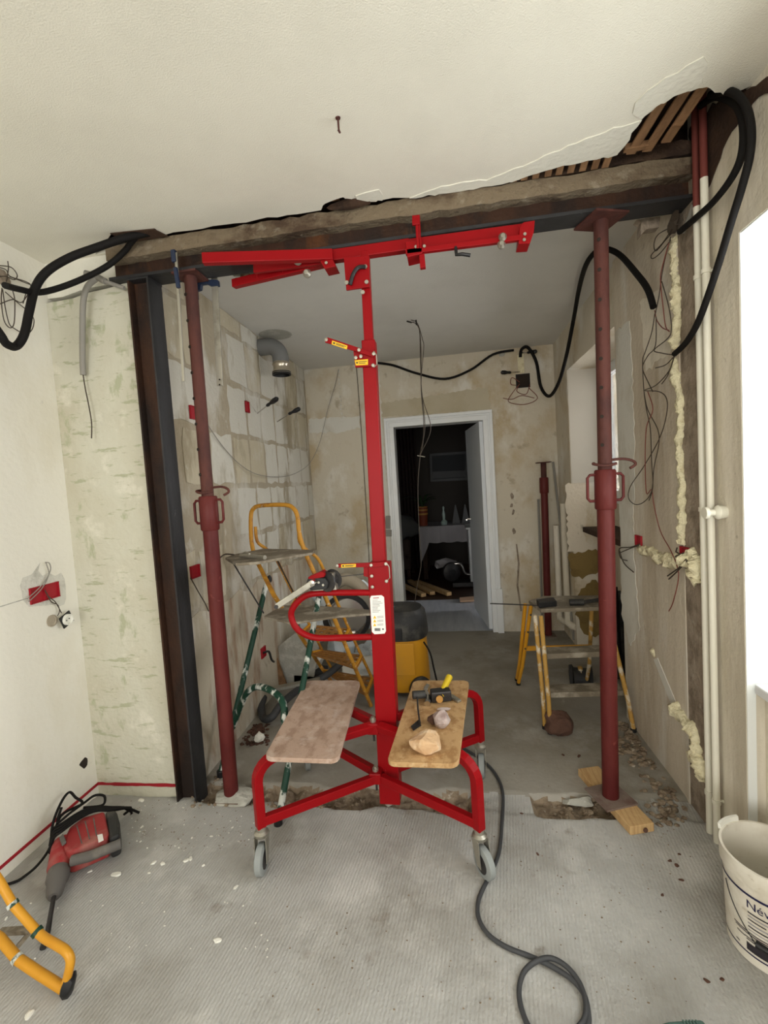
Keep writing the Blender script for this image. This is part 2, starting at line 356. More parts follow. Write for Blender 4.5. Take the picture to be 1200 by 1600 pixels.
# near ceiling with torn edge at the steel beam
edge_px = [(150,398),(175,366),(195,364),(240,357),(248,364),(258,367),(300,360),(350,351),(400,344),(450,336),(500,329),(506,318),(530,309),(545,310),(560,317),(580,315),(598,312),(640,309),(700,302),(750,293),(800,284),(840,272),(880,259),(920,250),(965,242),(975,225),(985,207),(1003,186),(1030,163),(1052,150),(1075,143),(1095,137),(1112,139),(1130,148),(1150,143),(1172,134),(1188,126),(1203,122)]
edge = []
for (xa, ya), (xb, yb_) in zip(edge_px, edge_px[1:]):
    for q in range(3): edge.append(P(xa+(xb-xa)*q/3, ya+(yb_-ya)*q/3, Z=ZC)+Vector((R.uniform(-.006,.006), R.uniform(-.009,.009)*(1 if q else .3), 0)))
edge.append(P(*edge_px[-1], Z=ZC))
poly = [Vector((XL, -2.5, ZC)), Vector((XL, YP+.06, ZC)), Vector((-1.46, YP+.06, ZC)), Vector((-1.45, YP, ZC))]+[Vector((e.x, min(e.y, 1.97), ZC)) for e in edge]+[Vector((XR, 1.61, ZC)), Vector((XR, -2.5, ZC))]
ceil = struct(MB().prism(poly, (0,0,.022)), 'ceiling', 'ceil', 'white painted ceiling of the near room, torn open along the beam')
for pp in ([(640,309),(700,288),(760,280),(806,262),(850,244),(900,222),(945,204),(985,192),(1000,187),(988,206),(975,228),(963,241),(918,249),(880,258),(838,271),(800,283),(740,294)],
           [(560,316),(556,306),(572,301),(590,296),(597,304),(597,311)],
           [(1003,185),(990,176),(994,160),(1012,142),(1040,122),(1075,100),(1096,90),(1104,97),(1098,130),(1075,142),(1052,149),(1028,163)]):
    p3 = jagpoly([P(x, y, Z=ZC) for x, y in pp], .006, 5)
    struct(MB().prism(p3, (0,0,-.0035)), 'plaster_patch', 'ceil_patch', parent=ceil)
# void above the torn ceiling: boards, joists, laths
struct(MB().box((XL-.1,-.4,2.79), (1.3,2.4,2.82)), 'roof_boards', 'dark_wood', 'dark boards above the torn ceiling')
for i, x in enumerate((-1.5,-.75,0,.72)):
    struct(MB().box((x-.04,-.4,2.64),(x+.04,1.92,2.79)), 'trim_%d' % (i+1), 'dark_wood', 'dark joist above the torn ceiling')
lath_px = [(1010,236,1072,140),(1040,222,1095,140),(985,240,1030,165),(1058,196,1090,148)]
for a, b, c, d in lath_px:
    p = P(a, b, Z=2.61); q = P(c, d, Z=2.628); q += (q-p).normalized()*.12
    struct(MB().bar(p, q, .034, .008), 'lath', 'old_wood', parent=ceil, bevel=.002)
lath_me = None
for i in range(26):
    x = .92-i*.055+R.uniform(-.006,.006)
    if x > .55: continue
    ye = 1.905+R.uniform(-.03,.015)
    struct(MB().box((x-.017,1.2,2.624),(x+.017,ye,2.634)), 'lath', 'old_wood', parent=ceil)
for i in range(9):
    x = .30+i*.042
    p = Vector((x, 1.78, 2.618)); q = Vector((x+.004+R.uniform(-.004,.004), 1.915, 2.602))
    struct(MB().bar(p, q, .024, .007), 'lath', 'old_wood', parent=ceil)
struct(MB().bar(P(975,232,Z=2.615), P(1012,226,Z=2.615), .02, .02), 'lath', 'old_wood', parent=ceil)
struct(MB().rock(P(545,318,Z=2.598), (.10,.03,.02), 3, 2), 'broken_edge', 'dark_wood', parent=ceil)
struct(MB().prism([P(x,y,Z=2.598) for x,y in ((172,364),(240,357),(262,368),(205,378),(188,372))], (0,0,-.004)), 'torn_edge', 'dark_wood', parent=ceil)
struct(MB().box((-2.5,-2.8,2.86),(1.7,8.3,2.92)), 'light_cover_slab', 'dark_wood', 'unseen slab added over the flat to keep sky light out')  # unseen cover added to stop sky light leaking in from above
struct(MB().box((XL,2.046,2.6),(XR+.2,2.06,2.8)), 'dark_screen', 'dark_wood', 'dark screen added above the beam so the gap reads dark')  # dark sheet added to hide the lit surface behind the beam
struct(MB().prism(jagpoly([P(x,y,X=XR-.002) for x,y in ((1078,200),(1120,160),(1168,136),(1201,118),(1203,140),(1168,172),(1136,218),(1120,262),(1104,298),(1078,330))],.010,8),(-.003,0,0)), 'dark_masonry_patch', 'dark_wood', 'dark stained masonry and painted dark of the ceiling hole on the right wall')  # stained masonry; its dark also stands in for the unlit ceiling void
tm = MB().prism(jag((.30,1.93,2.606),(XR,1.93,2.612),24,.003,51,(0,0,1))+jag((XR,1.93,2.665),(.30,1.93,2.64),24,.008,52,(0,0,1)),(0,.1,0))
struct(tm, 'packing_timber', 'flange_dark', 'rough dark packing between the beam and the joists')
# walls of the near room
wl = struct(MB().box((XL-.12,-2.6,-.02),(XL,YP+.1,2.86)), 'wall_left', 'wall_left', 'off white painted wall on the left')
struct(MB().box((XL-.12,-2.72,-.02),(-1.4,-2.6,2.8)).box((.4,-2.72,-.02),(1.5,-2.6,2.8)).box((-1.4,-2.72,-.02),(.4,-2.6,.65)).box((-1.4,-2.72,2.25),(.4,-2.6,2.8)), 'wall_back', 'wall_left', 'wall behind the viewpoint with a window')
# stub wall with broken end
endL = jag((-1.398,YP,2.46), (-1.404,YP,0.0), 46, .010, 5, (1,0,0))
struct(MB().prism([(XL-.01,YP,-.02),(XL-.01,YP,2.415)]+[(-1.70,YP,2.42),(-1.62,YP,2.436),(-1.50,YP,2.445)]+endL, (0,.13,0)), 'wall_stub', 'stub', 'scraped cream plaster stub wall left of the steel column')
up_ = [(XL-.01,YP+.012,2.44),(-1.76,YP+.012,2.44),(-1.64,YP+.012,2.462),(-1.48,YP+.012,2.47),(-1.45,YP+.012,2.50),(-1.42,YP+.012,2.53),(-1.49,YP+.012,2.57),(-1.44,YP+.012,2.66),(XL-.01,YP+.012,2.66)]
struct(MB().prism(up_, (0,.11,0)), 'wall_stub_top', 'ceil_patch', 'strip of plaster above the chase in the stub wall')
struct(MB().box((XL-.01,YP+.05,2.35),(-1.36,YP+.13,2.62)), 'chase', 'hole', 'dark chase cut in the stub wall')
# line of red paint a hand above the floor
struct(MB().box((XL,1.0,.045),(XL+.004,YP,.058)), 'baseboard_left', 'red_tape', 'red painted line low on the left wall')
struct(MB().prism(jag((XL+.004,YP-.004,.06),(-1.41,YP-.004,.066),18,.002,2,(0,0,1))+jag((-1.41,YP-.004,.052),(XL+.004,YP-.004,.046),18,.002,4,(0,0,1)), (0,.003,0)), 'baseboard_stub', 'red_tape', 'red painted line low on the stub wall')
# right wall of both rooms with two window niches
def rbox(y0,y1,z0,z1,x0=XR,x1=1.5): return ((x0,y0,z0),(x1,y1,z1))
YN0, YN1, ZS, ZL = -.25, 1.70, .67, 2.205
wr = MB()
wr.box(*rbox(-2.6,YN0,-.02,2.8)).box(*rbox(YN0,YN1,ZL,2.8)).box(*rbox(YN1,2.0,-.02,2.8))
wr.box(*rbox(YN0,YN1,-.02,ZS,1.03))
struct(wr, 'wall_right', 'pier', 'stained cream wall on the right with the heating pipes')
struct(MB().box((1.0,YN1-.004,ZS),(1.5,YN1,ZL)).box((XR+.002,YN1-.004,-.02),(1.0,YN1,ZL)).box((XR+.004,YN0,ZL-.004),(1.5,YN1,ZL)), 'window_reveal', 'reveal', 'bright white reveal of the right window')
sb = MB().box((.985,YN0+.02,ZS),(1.36,YN1-.02,ZS+.035))
struct(sb, 'window_sill', 'frame', 'white window board at the right edge', bevel=.006)
wfm = MB()
for a, b in (((1.36,YN0,ZS),(1.42,YN0+.07,ZL)),((1.36,YN1-.07,ZS),(1.42,YN1,ZL)),((1.36,YN0,ZS),(1.42,YN1,ZS+.08)),((1.36,YN0,ZL-.07),(1.42,YN1,ZL)),((1.36,.69,ZS),(1.42,.76,ZL))): wfm.box(a, b)
w1 = struct(wfm, 'window_1', 'frame', 'white window frame of the near room')
struct(MB().box((1.385,YN0+.07,ZS+.08),(1.39,YN1-.07,ZL-.07)), 'pane', 'glass', parent=w1)
# raw strip where the partition was keyed in
st_l = jag((XR-.012,2.075,-.01),(XR-.012,2.075,2.62),40,.008,11,(0,1,0)); st_r = jag((XR-.012,1.955,2.62),(XR-.012,1.955,-.01),40,.016,12,(0,1,0))
struct(MB().prism(st_l+st_r, (.03,0,0)), 'wall_strip', 'rough', 'raw masonry strip where the old partition met the wall')
YA, YB = 2.79, 3.92
struct(MB().box(*rbox(2.07,YA,-.02,2.8,XR-.016)), 'wall_pier', 'wall_right', 'stained plaster pier in the far room')
struct(MB().prism(jagpoly([P(x,y,X=XR-.016) for x,y in ((962,520),(985,500),(992,700),(990,860),(1000,980),(985,1010),(972,960),(968,760))],.012,17,.03),(-.0025,0,0)), 'filler_band', 'white_band', 'white filler band down the outer edge of the pier')
struct(MB().prism(jagpoly([P(x,y,X=XR-.016) for x,y in ((1000,470),(1050,440),(1058,540),(1010,580))],.012,18,.03),(-.002,0,0)), 'filler_band', 'pier')
struct(MB().box(*rbox(YA,YB,2.275,2.8,XR)).box(*rbox(YB,YF+.1,-.02,2.8,XR)), 'wall_right_far', 'wall_far', 'far room wall beside and above its window')
struct(MB().box((1.26,YA,-.02),(1.5,YB,1.2)), 'wall_parapet', 'wall_right', 'bare parapet under the far window')
pl = MB().box((XR+.004,YB-.006,1.37),(1.26,YB,2.275))
struct(pl, 'reveal_panel', 'panel_grey', 'smooth grey panel lining the far window reveal')
for i,(poly_) in enumerate([[(888,866),(930,858),(948,870),(946,890),(925,897),(910,903),(893,900)],[(905,925),(925,905),(945,915),(948,985),(930,995),(912,990),(900,960)]]):
    struct(MB().prism(jagpoly([P(x,y,Y=YB-.001) for x,y in poly_],.010,8),(0,-.006,0)),'adhesive_patch','olive')
struct(MB().prism(jagpoly([P(x,y,Y=YB-.001) for x,y in ((883,757),(910,752),(917,760),(916,790),(913,840),(920,850),(934,858),(900,864),(888,862))],.010,8),(0,-.003,0)),'plaster_patch','wall_right')
struct(MB().box((1.02,YA+.02,.98),(1.27,YB-.1,1.02)), 'window_sill_wood', 'dark_wood', 'dark broken wooden board under the far window', bevel=.004)
wf2 = MB()
for a, b in (((1.25,YA,1.2),(1.31,YB,1.30)),((1.25,YA,2.2),(1.31,YB,2.275)),((1.25,YA,1.2),(1.31,YA+.06,2.275)),((1.25,YB-.03,1.2),(1.31,YB,2.275)),((1.25,3.33,1.2),(1.31,3.39,2.275))): wf2.box(a, b)
w2 = struct(wf2, 'window_2', 'frame', 'white frame of the far window')
struct(MB().box((1.275,YA+.06,1.30),(1.28,YB-.03,2.2)), 'pane', 'glass_dimmed', parent=w2)
# far room
struct(MB().prism([Vector((XF-.1,2.04,2.61))]+jag((-1.36,2.045,2.61),(XR+.2,2.02,2.61),40,.012,21,(0,1,0))+[Vector((XR+.3,YF+.1,2.61)),Vector((XF-.1,YF+.1,2.61))],(0,0,.02)), 'ceiling_far', 'ceil_far', 'smooth grey white ceiling of the far room')
wfl = struct(MB().box((XF-.12,2.09,-.05),(XF,YF+.1,2.86)), 'wall_far_left', 'mortar', 'block wall smeared with old mortar on the left of the far room')
# gypsum blocks: pieces proud of the mortar
yy0 = 2.1
row = 0; z = .86
while z < 2.58:
    hgt = .325
    y = 2.1-(.0 if row % 2 else .17)
    while y < YF-.03:
        ln = .29+R.uniform(-.06,.05)
        a, b = max(y, 2.105), min(y+ln, YF-.012)
        if b-a > .08 and not (y < 2.7 and R.random() < .3):
            z0, z1 = z+.016, min(z+hgt-.016, 2.6)
            d = R.uniform(.002,.0045)
            c = jagpoly([Vector((XF, a+.016, z0)), Vector((XF, b-.016, z0)), Vector((XF, b-.016, z1)), Vector((XF, a+.016, z1))], .013, R.randint(0,9999), .06)
            fc = (z < 1.9 and y > 2.5)
            struct(MB().prism(c, (d,0,0)), 'block', 'block_white' if R.random() < (.7 if fc or y > 3.3 else .3) else 'block_cream', parent=wfl)
        y += ln
    z += hgt; row += 1
# lower smooth part and the white skimmed corner
struct(MB().prism([(XF,2.1,-.02)]+[(XF,YF,-.02),(XF,YF,.85)]+jag((XF,YF,.86),(XF,2.1,.84),24,.02,31,(0,0,1)), (.004,0,0)), 'wall_skim', 'skim_stained', 'stained lower plaster of the far room block wall')
# far wall with the doorway
DL, DR, DZ = -.505, .322, 1.99
wfr = struct(MB().box((XF-.1,YF,-.02),(DL-.03,YF+.14,2.63)).box((DR+.03,YF,-.02),(1.3,YF+.14,2.63)).box((DL-.03,YF,DZ+.03),(DR+.03,YF+.14,2.63)), 'wall_far', 'wall_far', 'stained plaster end wall with the doorway')
struct(MB().prism(jagpoly([P(x,y,Y=YF) for x,y in ((594,630),(760,605),(768,640),(597,652))],.010,8),(0,-.002,0)), 'paint_band', 'band', parent=wfr)
struct(MB().prism(jagpoly([P(x,y,Y=YF) for x,y in ((482,655),(520,652),(562,650),(563,668),(530,676),(484,676))],.010,8),(0,-.003,0)), 'filler_patch', 'white_band', parent=wfr)
struct(MB().prism(jagpoly([P(x,y,Y=YF) for x,y in ((566,576),(592,573),(600,700),(615,860),(625,985),(595,985),(575,700))],.010,8),(0,-.003,0)), 'filler_patch', 'white_band', parent=wfr)
for q in ((800,775,6),(802,800,5),(803,830,6),(799,790,4)):
    struct(MB().rock(P(q[0],q[1],Y=YF), (.006+.002*q[2],.003,.01+.004*q[2]), q[2],2,.9), 'chipped_hole', 'rough', parent=wfr)
struct(MB().prism([P(x,y,Y=YF) for x,y in ((806,850),(809,880),(807,915),(813,955),(816,955),(810,915),(812,880),(808,850))],(0,-.001,0)), 'crack', 'rough', parent=wfr)
# door frame: stepped architrave
fr = MB()
for x0_, x1_, dd_, zt in ((DL-.085,DL,.022,DZ),(DR,DR+.085,.022,DZ)): fr.box((x0_,YF-dd_,0),(x1_,YF+.001,zt))
fr.box((DL-.085,YF-.022,DZ),(DR+.085,YF+.001,DZ+.085))
fr.box((DL-.087,YF-.036,0),(DL-.062,YF-.021,DZ+.06)).box((DL-.087,YF-.036,DZ+.06),(DR+.087,YF-.021,DZ+.087)).box((DR+.060,YF-.036,.42),(DR+.087,YF-.021,DZ+.06))
fr.box((DL-.048,YF-.028,0),(DL-.040,YF-.021,DZ+.04)).box((DL-.048,YF-.028,DZ+.04),(DR+.048,YF-.021,DZ+.048)).box((DR+.040,YF-.028,0),(DR+.048,YF-.021,DZ+.04))
fr.box((DL-.03,YF+.002,0),(DL,YF+.16,DZ)).box((DR,YF+.002,0),(DR+.03,YF+.16,DZ)).box((DL-.03,YF+.002,DZ),(DR+.03,YF+.16,DZ+.03))
fr.box((DR+.045,YF-.05,0),(DR+.1,YF+.001,.42)).box((DL-.09,YF-.045,0),(DL-.005,YF+.001,.3))
struct(fr, 'door_frame', 'frame', 'white door frame with stepped moulding in the far wall', bevel=.003)
# open door leaf
ha = P(768,985,Z=0.012); hb = P(741,945,Z=0.012); hb = ha+(hb-ha).normalized()*.80
dl_ = struct(MB().bar(Vector((ha.x,ha.y+.03,1.0)), Vector((hb.x,hb.y,1.0)), .038, 1.97), 'door_1', 'door', 'white door leaf standing open into the dark room', bevel=.003)
dh = Vector((hb.x,hb.y,1.02)).lerp(Vector((ha.x,ha.y,1.02)),.08)
struct(MB().tube([dh+Vector((-.02,0,0)),dh+Vector((-.06,-.005,0)),dh+Vector((-.065,-.1,0))],.008,8), 'door_handle', 'chrome', parent=dl_)
# rooms beyond
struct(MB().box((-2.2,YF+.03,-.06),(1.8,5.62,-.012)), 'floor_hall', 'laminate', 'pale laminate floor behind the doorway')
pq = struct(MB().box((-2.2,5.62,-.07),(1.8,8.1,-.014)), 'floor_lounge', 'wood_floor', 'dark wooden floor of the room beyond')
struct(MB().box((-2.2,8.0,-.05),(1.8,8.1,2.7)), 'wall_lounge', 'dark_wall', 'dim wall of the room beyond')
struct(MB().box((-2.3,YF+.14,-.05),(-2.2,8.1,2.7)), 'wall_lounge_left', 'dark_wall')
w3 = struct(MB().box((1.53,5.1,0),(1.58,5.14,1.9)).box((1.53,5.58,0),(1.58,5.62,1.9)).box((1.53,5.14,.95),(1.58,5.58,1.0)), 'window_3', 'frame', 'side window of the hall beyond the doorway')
struct(MB().box((1.55,5.14,0),(1.555,5.58,1.9)), 'pane', 'glass_dimmed', parent=w3)
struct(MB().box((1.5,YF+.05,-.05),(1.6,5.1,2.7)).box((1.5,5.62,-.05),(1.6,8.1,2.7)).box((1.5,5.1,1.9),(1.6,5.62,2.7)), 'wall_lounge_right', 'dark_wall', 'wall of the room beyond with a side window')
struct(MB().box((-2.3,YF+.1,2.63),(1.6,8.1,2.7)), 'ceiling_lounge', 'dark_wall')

# ------------------------------------------------------------------ steel beam and column
bz0, bz1 = 2.455, 2.60
bm_ = thing('steel_beam', (-.2,1.98,bz0), 'long rusty steel beam under the torn ceiling, carried by red props', 'beam')
b = MB(); x0, x1 = -1.47, 1.0
tp = jag((x0,1.925,2.602),(x1,1.925,2.602),60,.006,41,(0,0,1)); bt = jag((x1,1.925,2.54),(x0,1.925,2.54),60,.004,42,(0,0,1))
MB().prism(tp+bt,(0,.12,0)).build('upper_flange','flange_mortar',bm_)
MB().box((x0,1.978,bz0+.01),(x1,1.986,2.55)).build('web','steel',bm_)
MB().box((x0,1.93,bz0),(x1,2.035,bz0+.013)).build('lower_flange','steel_grey',bm_)
cm = thing('steel_column', (-1.335,1.98,0), 'dark H-section steel column standing at the end of the stub wall', 'column')
MB().box((-1.386,1.935,-.03),(-1.378,2.035,2.452)).build('flange','steel',cm)
MB().box((-1.292,1.935,-.03),(-1.284,2.035,2.452)).build('flange','steel_grey',cm)
MB().box((-1.378,1.975,-.03),(-1.292,1.983,2.452)).build('web','steel',cm)
MB().box((-1.388,1.933,2.446),(-1.282,2.037,2.455)).build('cap_plate','steel_grey',cm)
# broken bricks above the left end, seen under the beam
for i,(x,y,s_z) in enumerate(((372,424,.03),(385,432,.028),(400,428,.026),(415,424,.024),(436,418,.02),(372,438,.02))):
    p = P(x,y,Y=2.12)
    single(MB().rock(p,(s_z*1.3,s_z,s_z*.7),60+i,2), 'mortar_lump', 'rubble' if i%2 else 'plaster_dirt', 'lump of broken masonry left stuck behind the steel beam', 'rubble', 'broken masonry behind the beam')
single(MB().prism([P(x,y,Y=2.1) for x,y in ((995,343),(1002,347),(1001,368),(1010,358),(1030,355),(1032,338))],(0,.04,0)),'broken_plaster','rough','ragged piece of broken plaster hanging under the right end of the beam','plaster')

# ------------------------------------------------------------------ props
def prop(pb, pt, zc0, zc1, ro, ri, label, m1='prop', m2='prop_rust', plate=.06, ang=0, holes=True, handles=True):
    pb = Vector(pb); pt = Vector(pt); d = (pt-pb); ax = d.normalized(); at = lambda z: pb+d*((z-pb.z)/d.z)
    t = thing('steel_prop', pb, label, 'prop', 'red steel props')
    MB().lathe(pb, ax, [(.008,ro),((zc0+.02-pb.z),ro)], 20).build('outer_tube', m1, t, smooth=True)
    MB().lathe(at(zc1-.02), ax, [(0,ri),((pt-at(zc1-.02)).length-.006,ri)], 20).build('inner_tube', m2, t, smooth=True)
    MB().lathe(at(zc0), ax, [(0,ro+.004),(.006,ro+.008),(zc1-zc0-.006,ro+.008),(zc1-zc0,ro+.003)], 20).build('collar', m1, t, smooth=True)
    def pl(p, h, s):
        c, n = math.cos(ang), math.sin(ang)
        q = [Vector((p.x+c*a*s-n*b_*s, p.y+n*a*s+c*b_*s, p.z)) for a, b_ in ((-1,-1),(1,-1),(1,1),(-1,1))]
        return MB().prism(q, (0,0,h))
    pl(pb, .008, plate).build('base_plate', 'plate_dusty', t)
    pl(pt, -.008, plate*.95).build('head_plate', m2, t)
    if handles:
        for sgn in (-1,1):
            c0, c1 = at(zc0+(zc1-zc0)*.22), at(zc0+(zc1-zc0)*.88)
            q = [c1+Vector((sgn*ro,0,0)), c1+Vector((sgn*(ro+.026),0,0)), c1+Vector((sgn*(ro+.036),0,-.012)), c0+Vector((sgn*(ro+.036),0,.012)), c0+Vector((sgn*(ro+.026),0,0)), c0+Vector((sgn*ro,0,0))]
            MB().tube(q,.0062,8).build('handle', m1, t, smooth=True)
        c = at(zc1+.025)
        q = [c+Vector((ri*1.9*math.cos(a), -ri*1.2*math.sin(a), .012*math.sin(a*1.3))) for a in [PI*.9+i*.3 for i in range(5)]]
        q = [c+Vector((-ri-.012,.01,.003)), c+Vector((-ri-.02,-.012,0)), c+Vector((-.01,-ri-.008,-.01)), c+Vector((ri+.01,-.02,-.004))]
        MB().tube(q,.0058,8,smooth=4).build('pin','prop_rust',t,smooth=True)
        q = [c+Vector((ri*.6,0,.012)), c+Vector((ri+.04,.0,.014)), c+Vector((ri+.075,-.01,.004)), c+Vector((ri+.085,-.015,-.012)), c+Vector((ri+.062,-.02,-.026))]
        MB().tube(q,.0058,8,smooth=4).build('pin','prop_rust',t,smooth=True)
    if holes:
        zz = zc1+.1
        while zz < pt.z-.08:
            p = at(zz); MB().lathe(p+Vector((-ri*.55,-ri*.80,0)), (-.4,-1,0), [(0,.0075),(ri*.14,.0075)], 8).build('adjustment_hole','hole',t); zz += .115
    return t
prop((-1.131,1.987,.0),(-1.108,1.985,bz0),1.30,1.46,.034,.0275,'red steel prop under the left part of the beam beside the steel column')
prop((.617,2.03,.036),(.646,2.0,bz0),1.30,1.465,.034,.0275,'red steel prop under the right end of the beam, standing on a plank',plate=.075,ang=.35)
prop((.80,4.22,0),(.815,4.2,1.565),1.29,1.43,.03,.024,'short unused red prop standing in the far right corner',holes=False,handles=False)
q0 = P(1000,1305,Z=0.036); q1 = P(932,1220,Z=0.036)
pk = single(MB().bar(Vector((.684,1.87,.018)), Vector((.582,2.24,.018)), .105, .036), 'wooden_plank','pine','short pine plank lying under the foot of the right prop','plank',bevel=.003)
MBk = MB().lathe(Vector((.695,1.868,.017)),(.27,-.96,0),[(0,.010),(.004,.009)],10); MBk.build('knot','stone_brown',pk)

# ------------------------------------------------------------------ plasterboard lift
lf = thing('panel_lift', (-.345,1.95,.0), 'red wheeled plasterboard lift with two chipboard trays in front of the opening', 'lift')
mast = lambda z: Vector((-.338+.04*(z/2.4), 1.925, z))
def sqbar(p, q, w, name, m='red', parent=lf, h=None, bevel=.004):
    return MB().bar(p, q, w, h or w, up=(0,1,0) if abs((Vector(q)-Vector(p)).normalized().z)>.8 else (0,0,1)).build(name, m, parent, bevel=bevel)
ma = sqbar(mast(.07), mast(1.13), .09, 'mast')
sqbar(mast(1.0), mast(2.06), .056, 'mast_section'); sqbar(mast(2.0), mast(2.42), .037, 'mast_section')
WH = {'fl':(-.80,1.60),'fr':(.035,1.64),'br':(.075,2.22),'bl':(-.83,2.24)}
hubz = .20
for k, (x, y) in WH.items():
    fr_ = k[0] == 'f'; lf_ = x < -.3
    base = Vector((x,y,.168)); hub = Vector((-.385 if lf_ else -.36, 1.862 if fr_ else 1.90, .432))
    hd = Vector((hub.x-x, hub.y-y, 0)).normalized(); rb_ = .085
    path = [base, Vector((x,y,.432-rb_))]
    for t in (15,30,45,60,75,90): path.append(Vector((x,y,.432-rb_))+hd*rb_*(1-math.cos(math.radians(t)))+Vector((0,0,rb_*math.sin(math.radians(t)))))
    path.append(hub)
    MB().sqtube(path,.035).build('leg_frame','red',lf,bevel=.004)
    e = Vector((x,y,.19)); c = Vector((-.385 if lf_ else -.36, 1.848 if fr_ else 1.885, .212))
    MB().bar(e,c,.028,.036).build('cross_bar','red',lf,bevel=.003)
for z, y in ((.215,1.86),(.425,1.875)):
    MB().box((-.41,y-.03,z-.022),(-.36,y+.03,z+.026)).build('hinge_bracket','red',lf,bevel=.004)
    MB().lathe((-.385,y-.005,z+.026),(0,0,1),[(0,.013),(.012,.013),(.012,.008),(.02,.008)],10).build('bolt','zinc',lf)
    MB().lathe((-.385,y-.005,z-.06),(0,0,1),[(0,.005),(.03,.005)],8).build('bolt','iron',lf)
yaw = {'fl':.1,'fr':.55,'br':-.05,'bl':.4}
for k, (x, y) in WH.items():
    cs = MB().lathe((x,y,.135),(0,0,1),[(0,.026),(.012,.028),(.02,.018),(.036,.018)],18).build('caster','zinc',lf,smooth=True)
    a = yaw[k]; dx, dy = math.sin(a), -math.cos(a); sx, sy = math.cos(a), math.sin(a)   # dx,dy: rolling direction, sx,sy: axle
    wc = Vector((x+dx*.022, y+dy*.022, .056))
    for sg in (-1,1):
        o1 = Vector((x+sx*sg*.021-dx*.022, y+sy*sg*.021-dy*.022, .138)); o2 = Vector((x+sx*sg*.021+dx*.024, y+sy*sg*.021+dy*.024, .138)); d1 = wc+Vector((sx*sg*.021,sy*sg*.021,-.012))
        MB().prism([o1,o2,d1+Vector((dx*.012,dy*.012,0)),d1+Vector((-dx*.012,-dy*.012,0))],(sx*sg*.003,sy*sg*.003,0)).build('fork','zinc',cs)
    axv = Vector((sx,sy,0))
    MB().lathe(wc-axv*.015,axv,[(0,.032),(0,.048),(.004,.0555),(.026,.0555),(.03,.048),(.03,.032)],28).build('wheel','grey_tyre',cs,smooth=True)
    MB().lathe(wc-axv*.018,axv,[(0,.012),(.002,.034),(.034,.034),(.036,.012)],20).build('hub','iron',cs,smooth=True)
def tray(px, m, name='tray'):
    c = [P(x,y,Z=.468) for x,y in px]
    pts = []
    for i in range(4):
        p = c[i]; a = (c[i-1]-p).normalized(); b2 = (c[(i+1)%4]-p).normalized(); r = .028
        for t in (0,.33,.66,1):
            pts.append(p + (a*r*(1-t)**1.6 + b2*r*t**1.6))
    return MB().prism(pts,(0,0,-.018)).build(name,m,lf,bevel=.0015,seg=1)
t1 = tray([(412,1183),(528,1187),(563,1063),(479,1063)],'chip_dust'); t2 = tray([(604,1191),(716,1194),(733,1063),(646,1063)],'chip')
t1['label'] = 'dusty pinkish chipboard tray'; t2['label'] = 'clean brown chipboard tray with tools'
TZ = .468
# head
bar0 = P(520,400,Y=1.9); 
hp = Vector((mast(2.4).x,1.905,2.395))
MB().prism([P(x,y,Y=1.885) for x,y in ((537,402),(577,399),(577,448),(541,453))],(0,.012,0)).build('tilt_plate','red',lf,bevel=.002)
MB().prism([P(x,y,Y=1.95) for x,y in ((537,402),(577,399),(577,448),(541,453))],(0,.008,0)).build('tilt_plate','red',lf)
MB().tube([P(571,417,Y=1.878),P(560,418,Y=1.87),P(552,428,Y=1.868),P(547,445,Y=1.87)],.008,8,smooth=4).build('tilt_lever','black',lf,smooth=True)
for q in ((571,417),(542,442),(573,441),(567,457)): MB().lathe(P(*q,Y=1.884),(0,-1,0),[(0,.008),(.005,.008)],12).build('bolt','zinc',lf)
A0 = Vector((-.45,1.925,2.427)); A1 = Vector((.372,1.925,2.412))
MB().bar(P(514,402,Y=1.925),P(640,384,Y=1.925),.035,.045).build('cross_arm','red',lf,bevel=.003)
aR = MB().bar(P(634,387,Y=1.925),P(830,361,Y=1.925),.036,.05).build('cross_arm','red',lf,bevel=.003)
MB().bar(P(634,395,Y=1.895),P(815,372,Y=1.895),.02,.02).build('slide_rail','red',lf,bevel=.002)
MB().prism([P(x,y,Y=1.888) for x,y in ((812,355),(818,347),(836,344),(834,363),(828,380),(810,381))],(0,.07,0)).build('end_bracket','red',lf,bevel=.002)
for q in ((820,366),(819,375)): MB().lathe(P(*q,Y=1.886),(0,-1,0),[(0,.006),(.004,.006)],10).build('bolt','zinc',lf)
MB().prism([P(x,y,Y=1.885) for x,y in ((633,377),(660,374),(660,396),(636,402))],(0,.08,0)).build('sleeve','red',lf,bevel=.003)
for q in ((650,386),(663,385)): MB().lathe(P(*q,Y=1.884),(0,-1,0),[(0,.006),(.004,.006)],10).build('bolt','zinc',lf)
MB().bar(P(653,388,Y=1.88),P(651,338,Y=1.88),.012,.004).bar(P(657,388,Y=1.88),P(655,338,Y=1.88),.006,.004).bar(P(650,337,Y=1.88),P(650,352,Y=1.88),.03,.012).build('panel_hook','red',lf,bevel=.002)
MB().bar(P(659,398,Y=1.9),P(661,420,Y=1.9),.022,.02).build('panel_hook','red',lf,bevel=.002)
MB().tube([P(712,386,Y=1.89),P(713,398,Y=1.885),P(722,397,Y=1.88),P(735,399,Y=1.88)],.007,8).build('clamp_lever','black',lf,smooth=True)
for q in ((785,372),(783,384)): MB().lathe(P(*q,Y=1.89),(0,-1,0),[(0,.014),(.01,.016),(.022,.008)],12).build('wing_nut','zinc',lf,smooth=True)
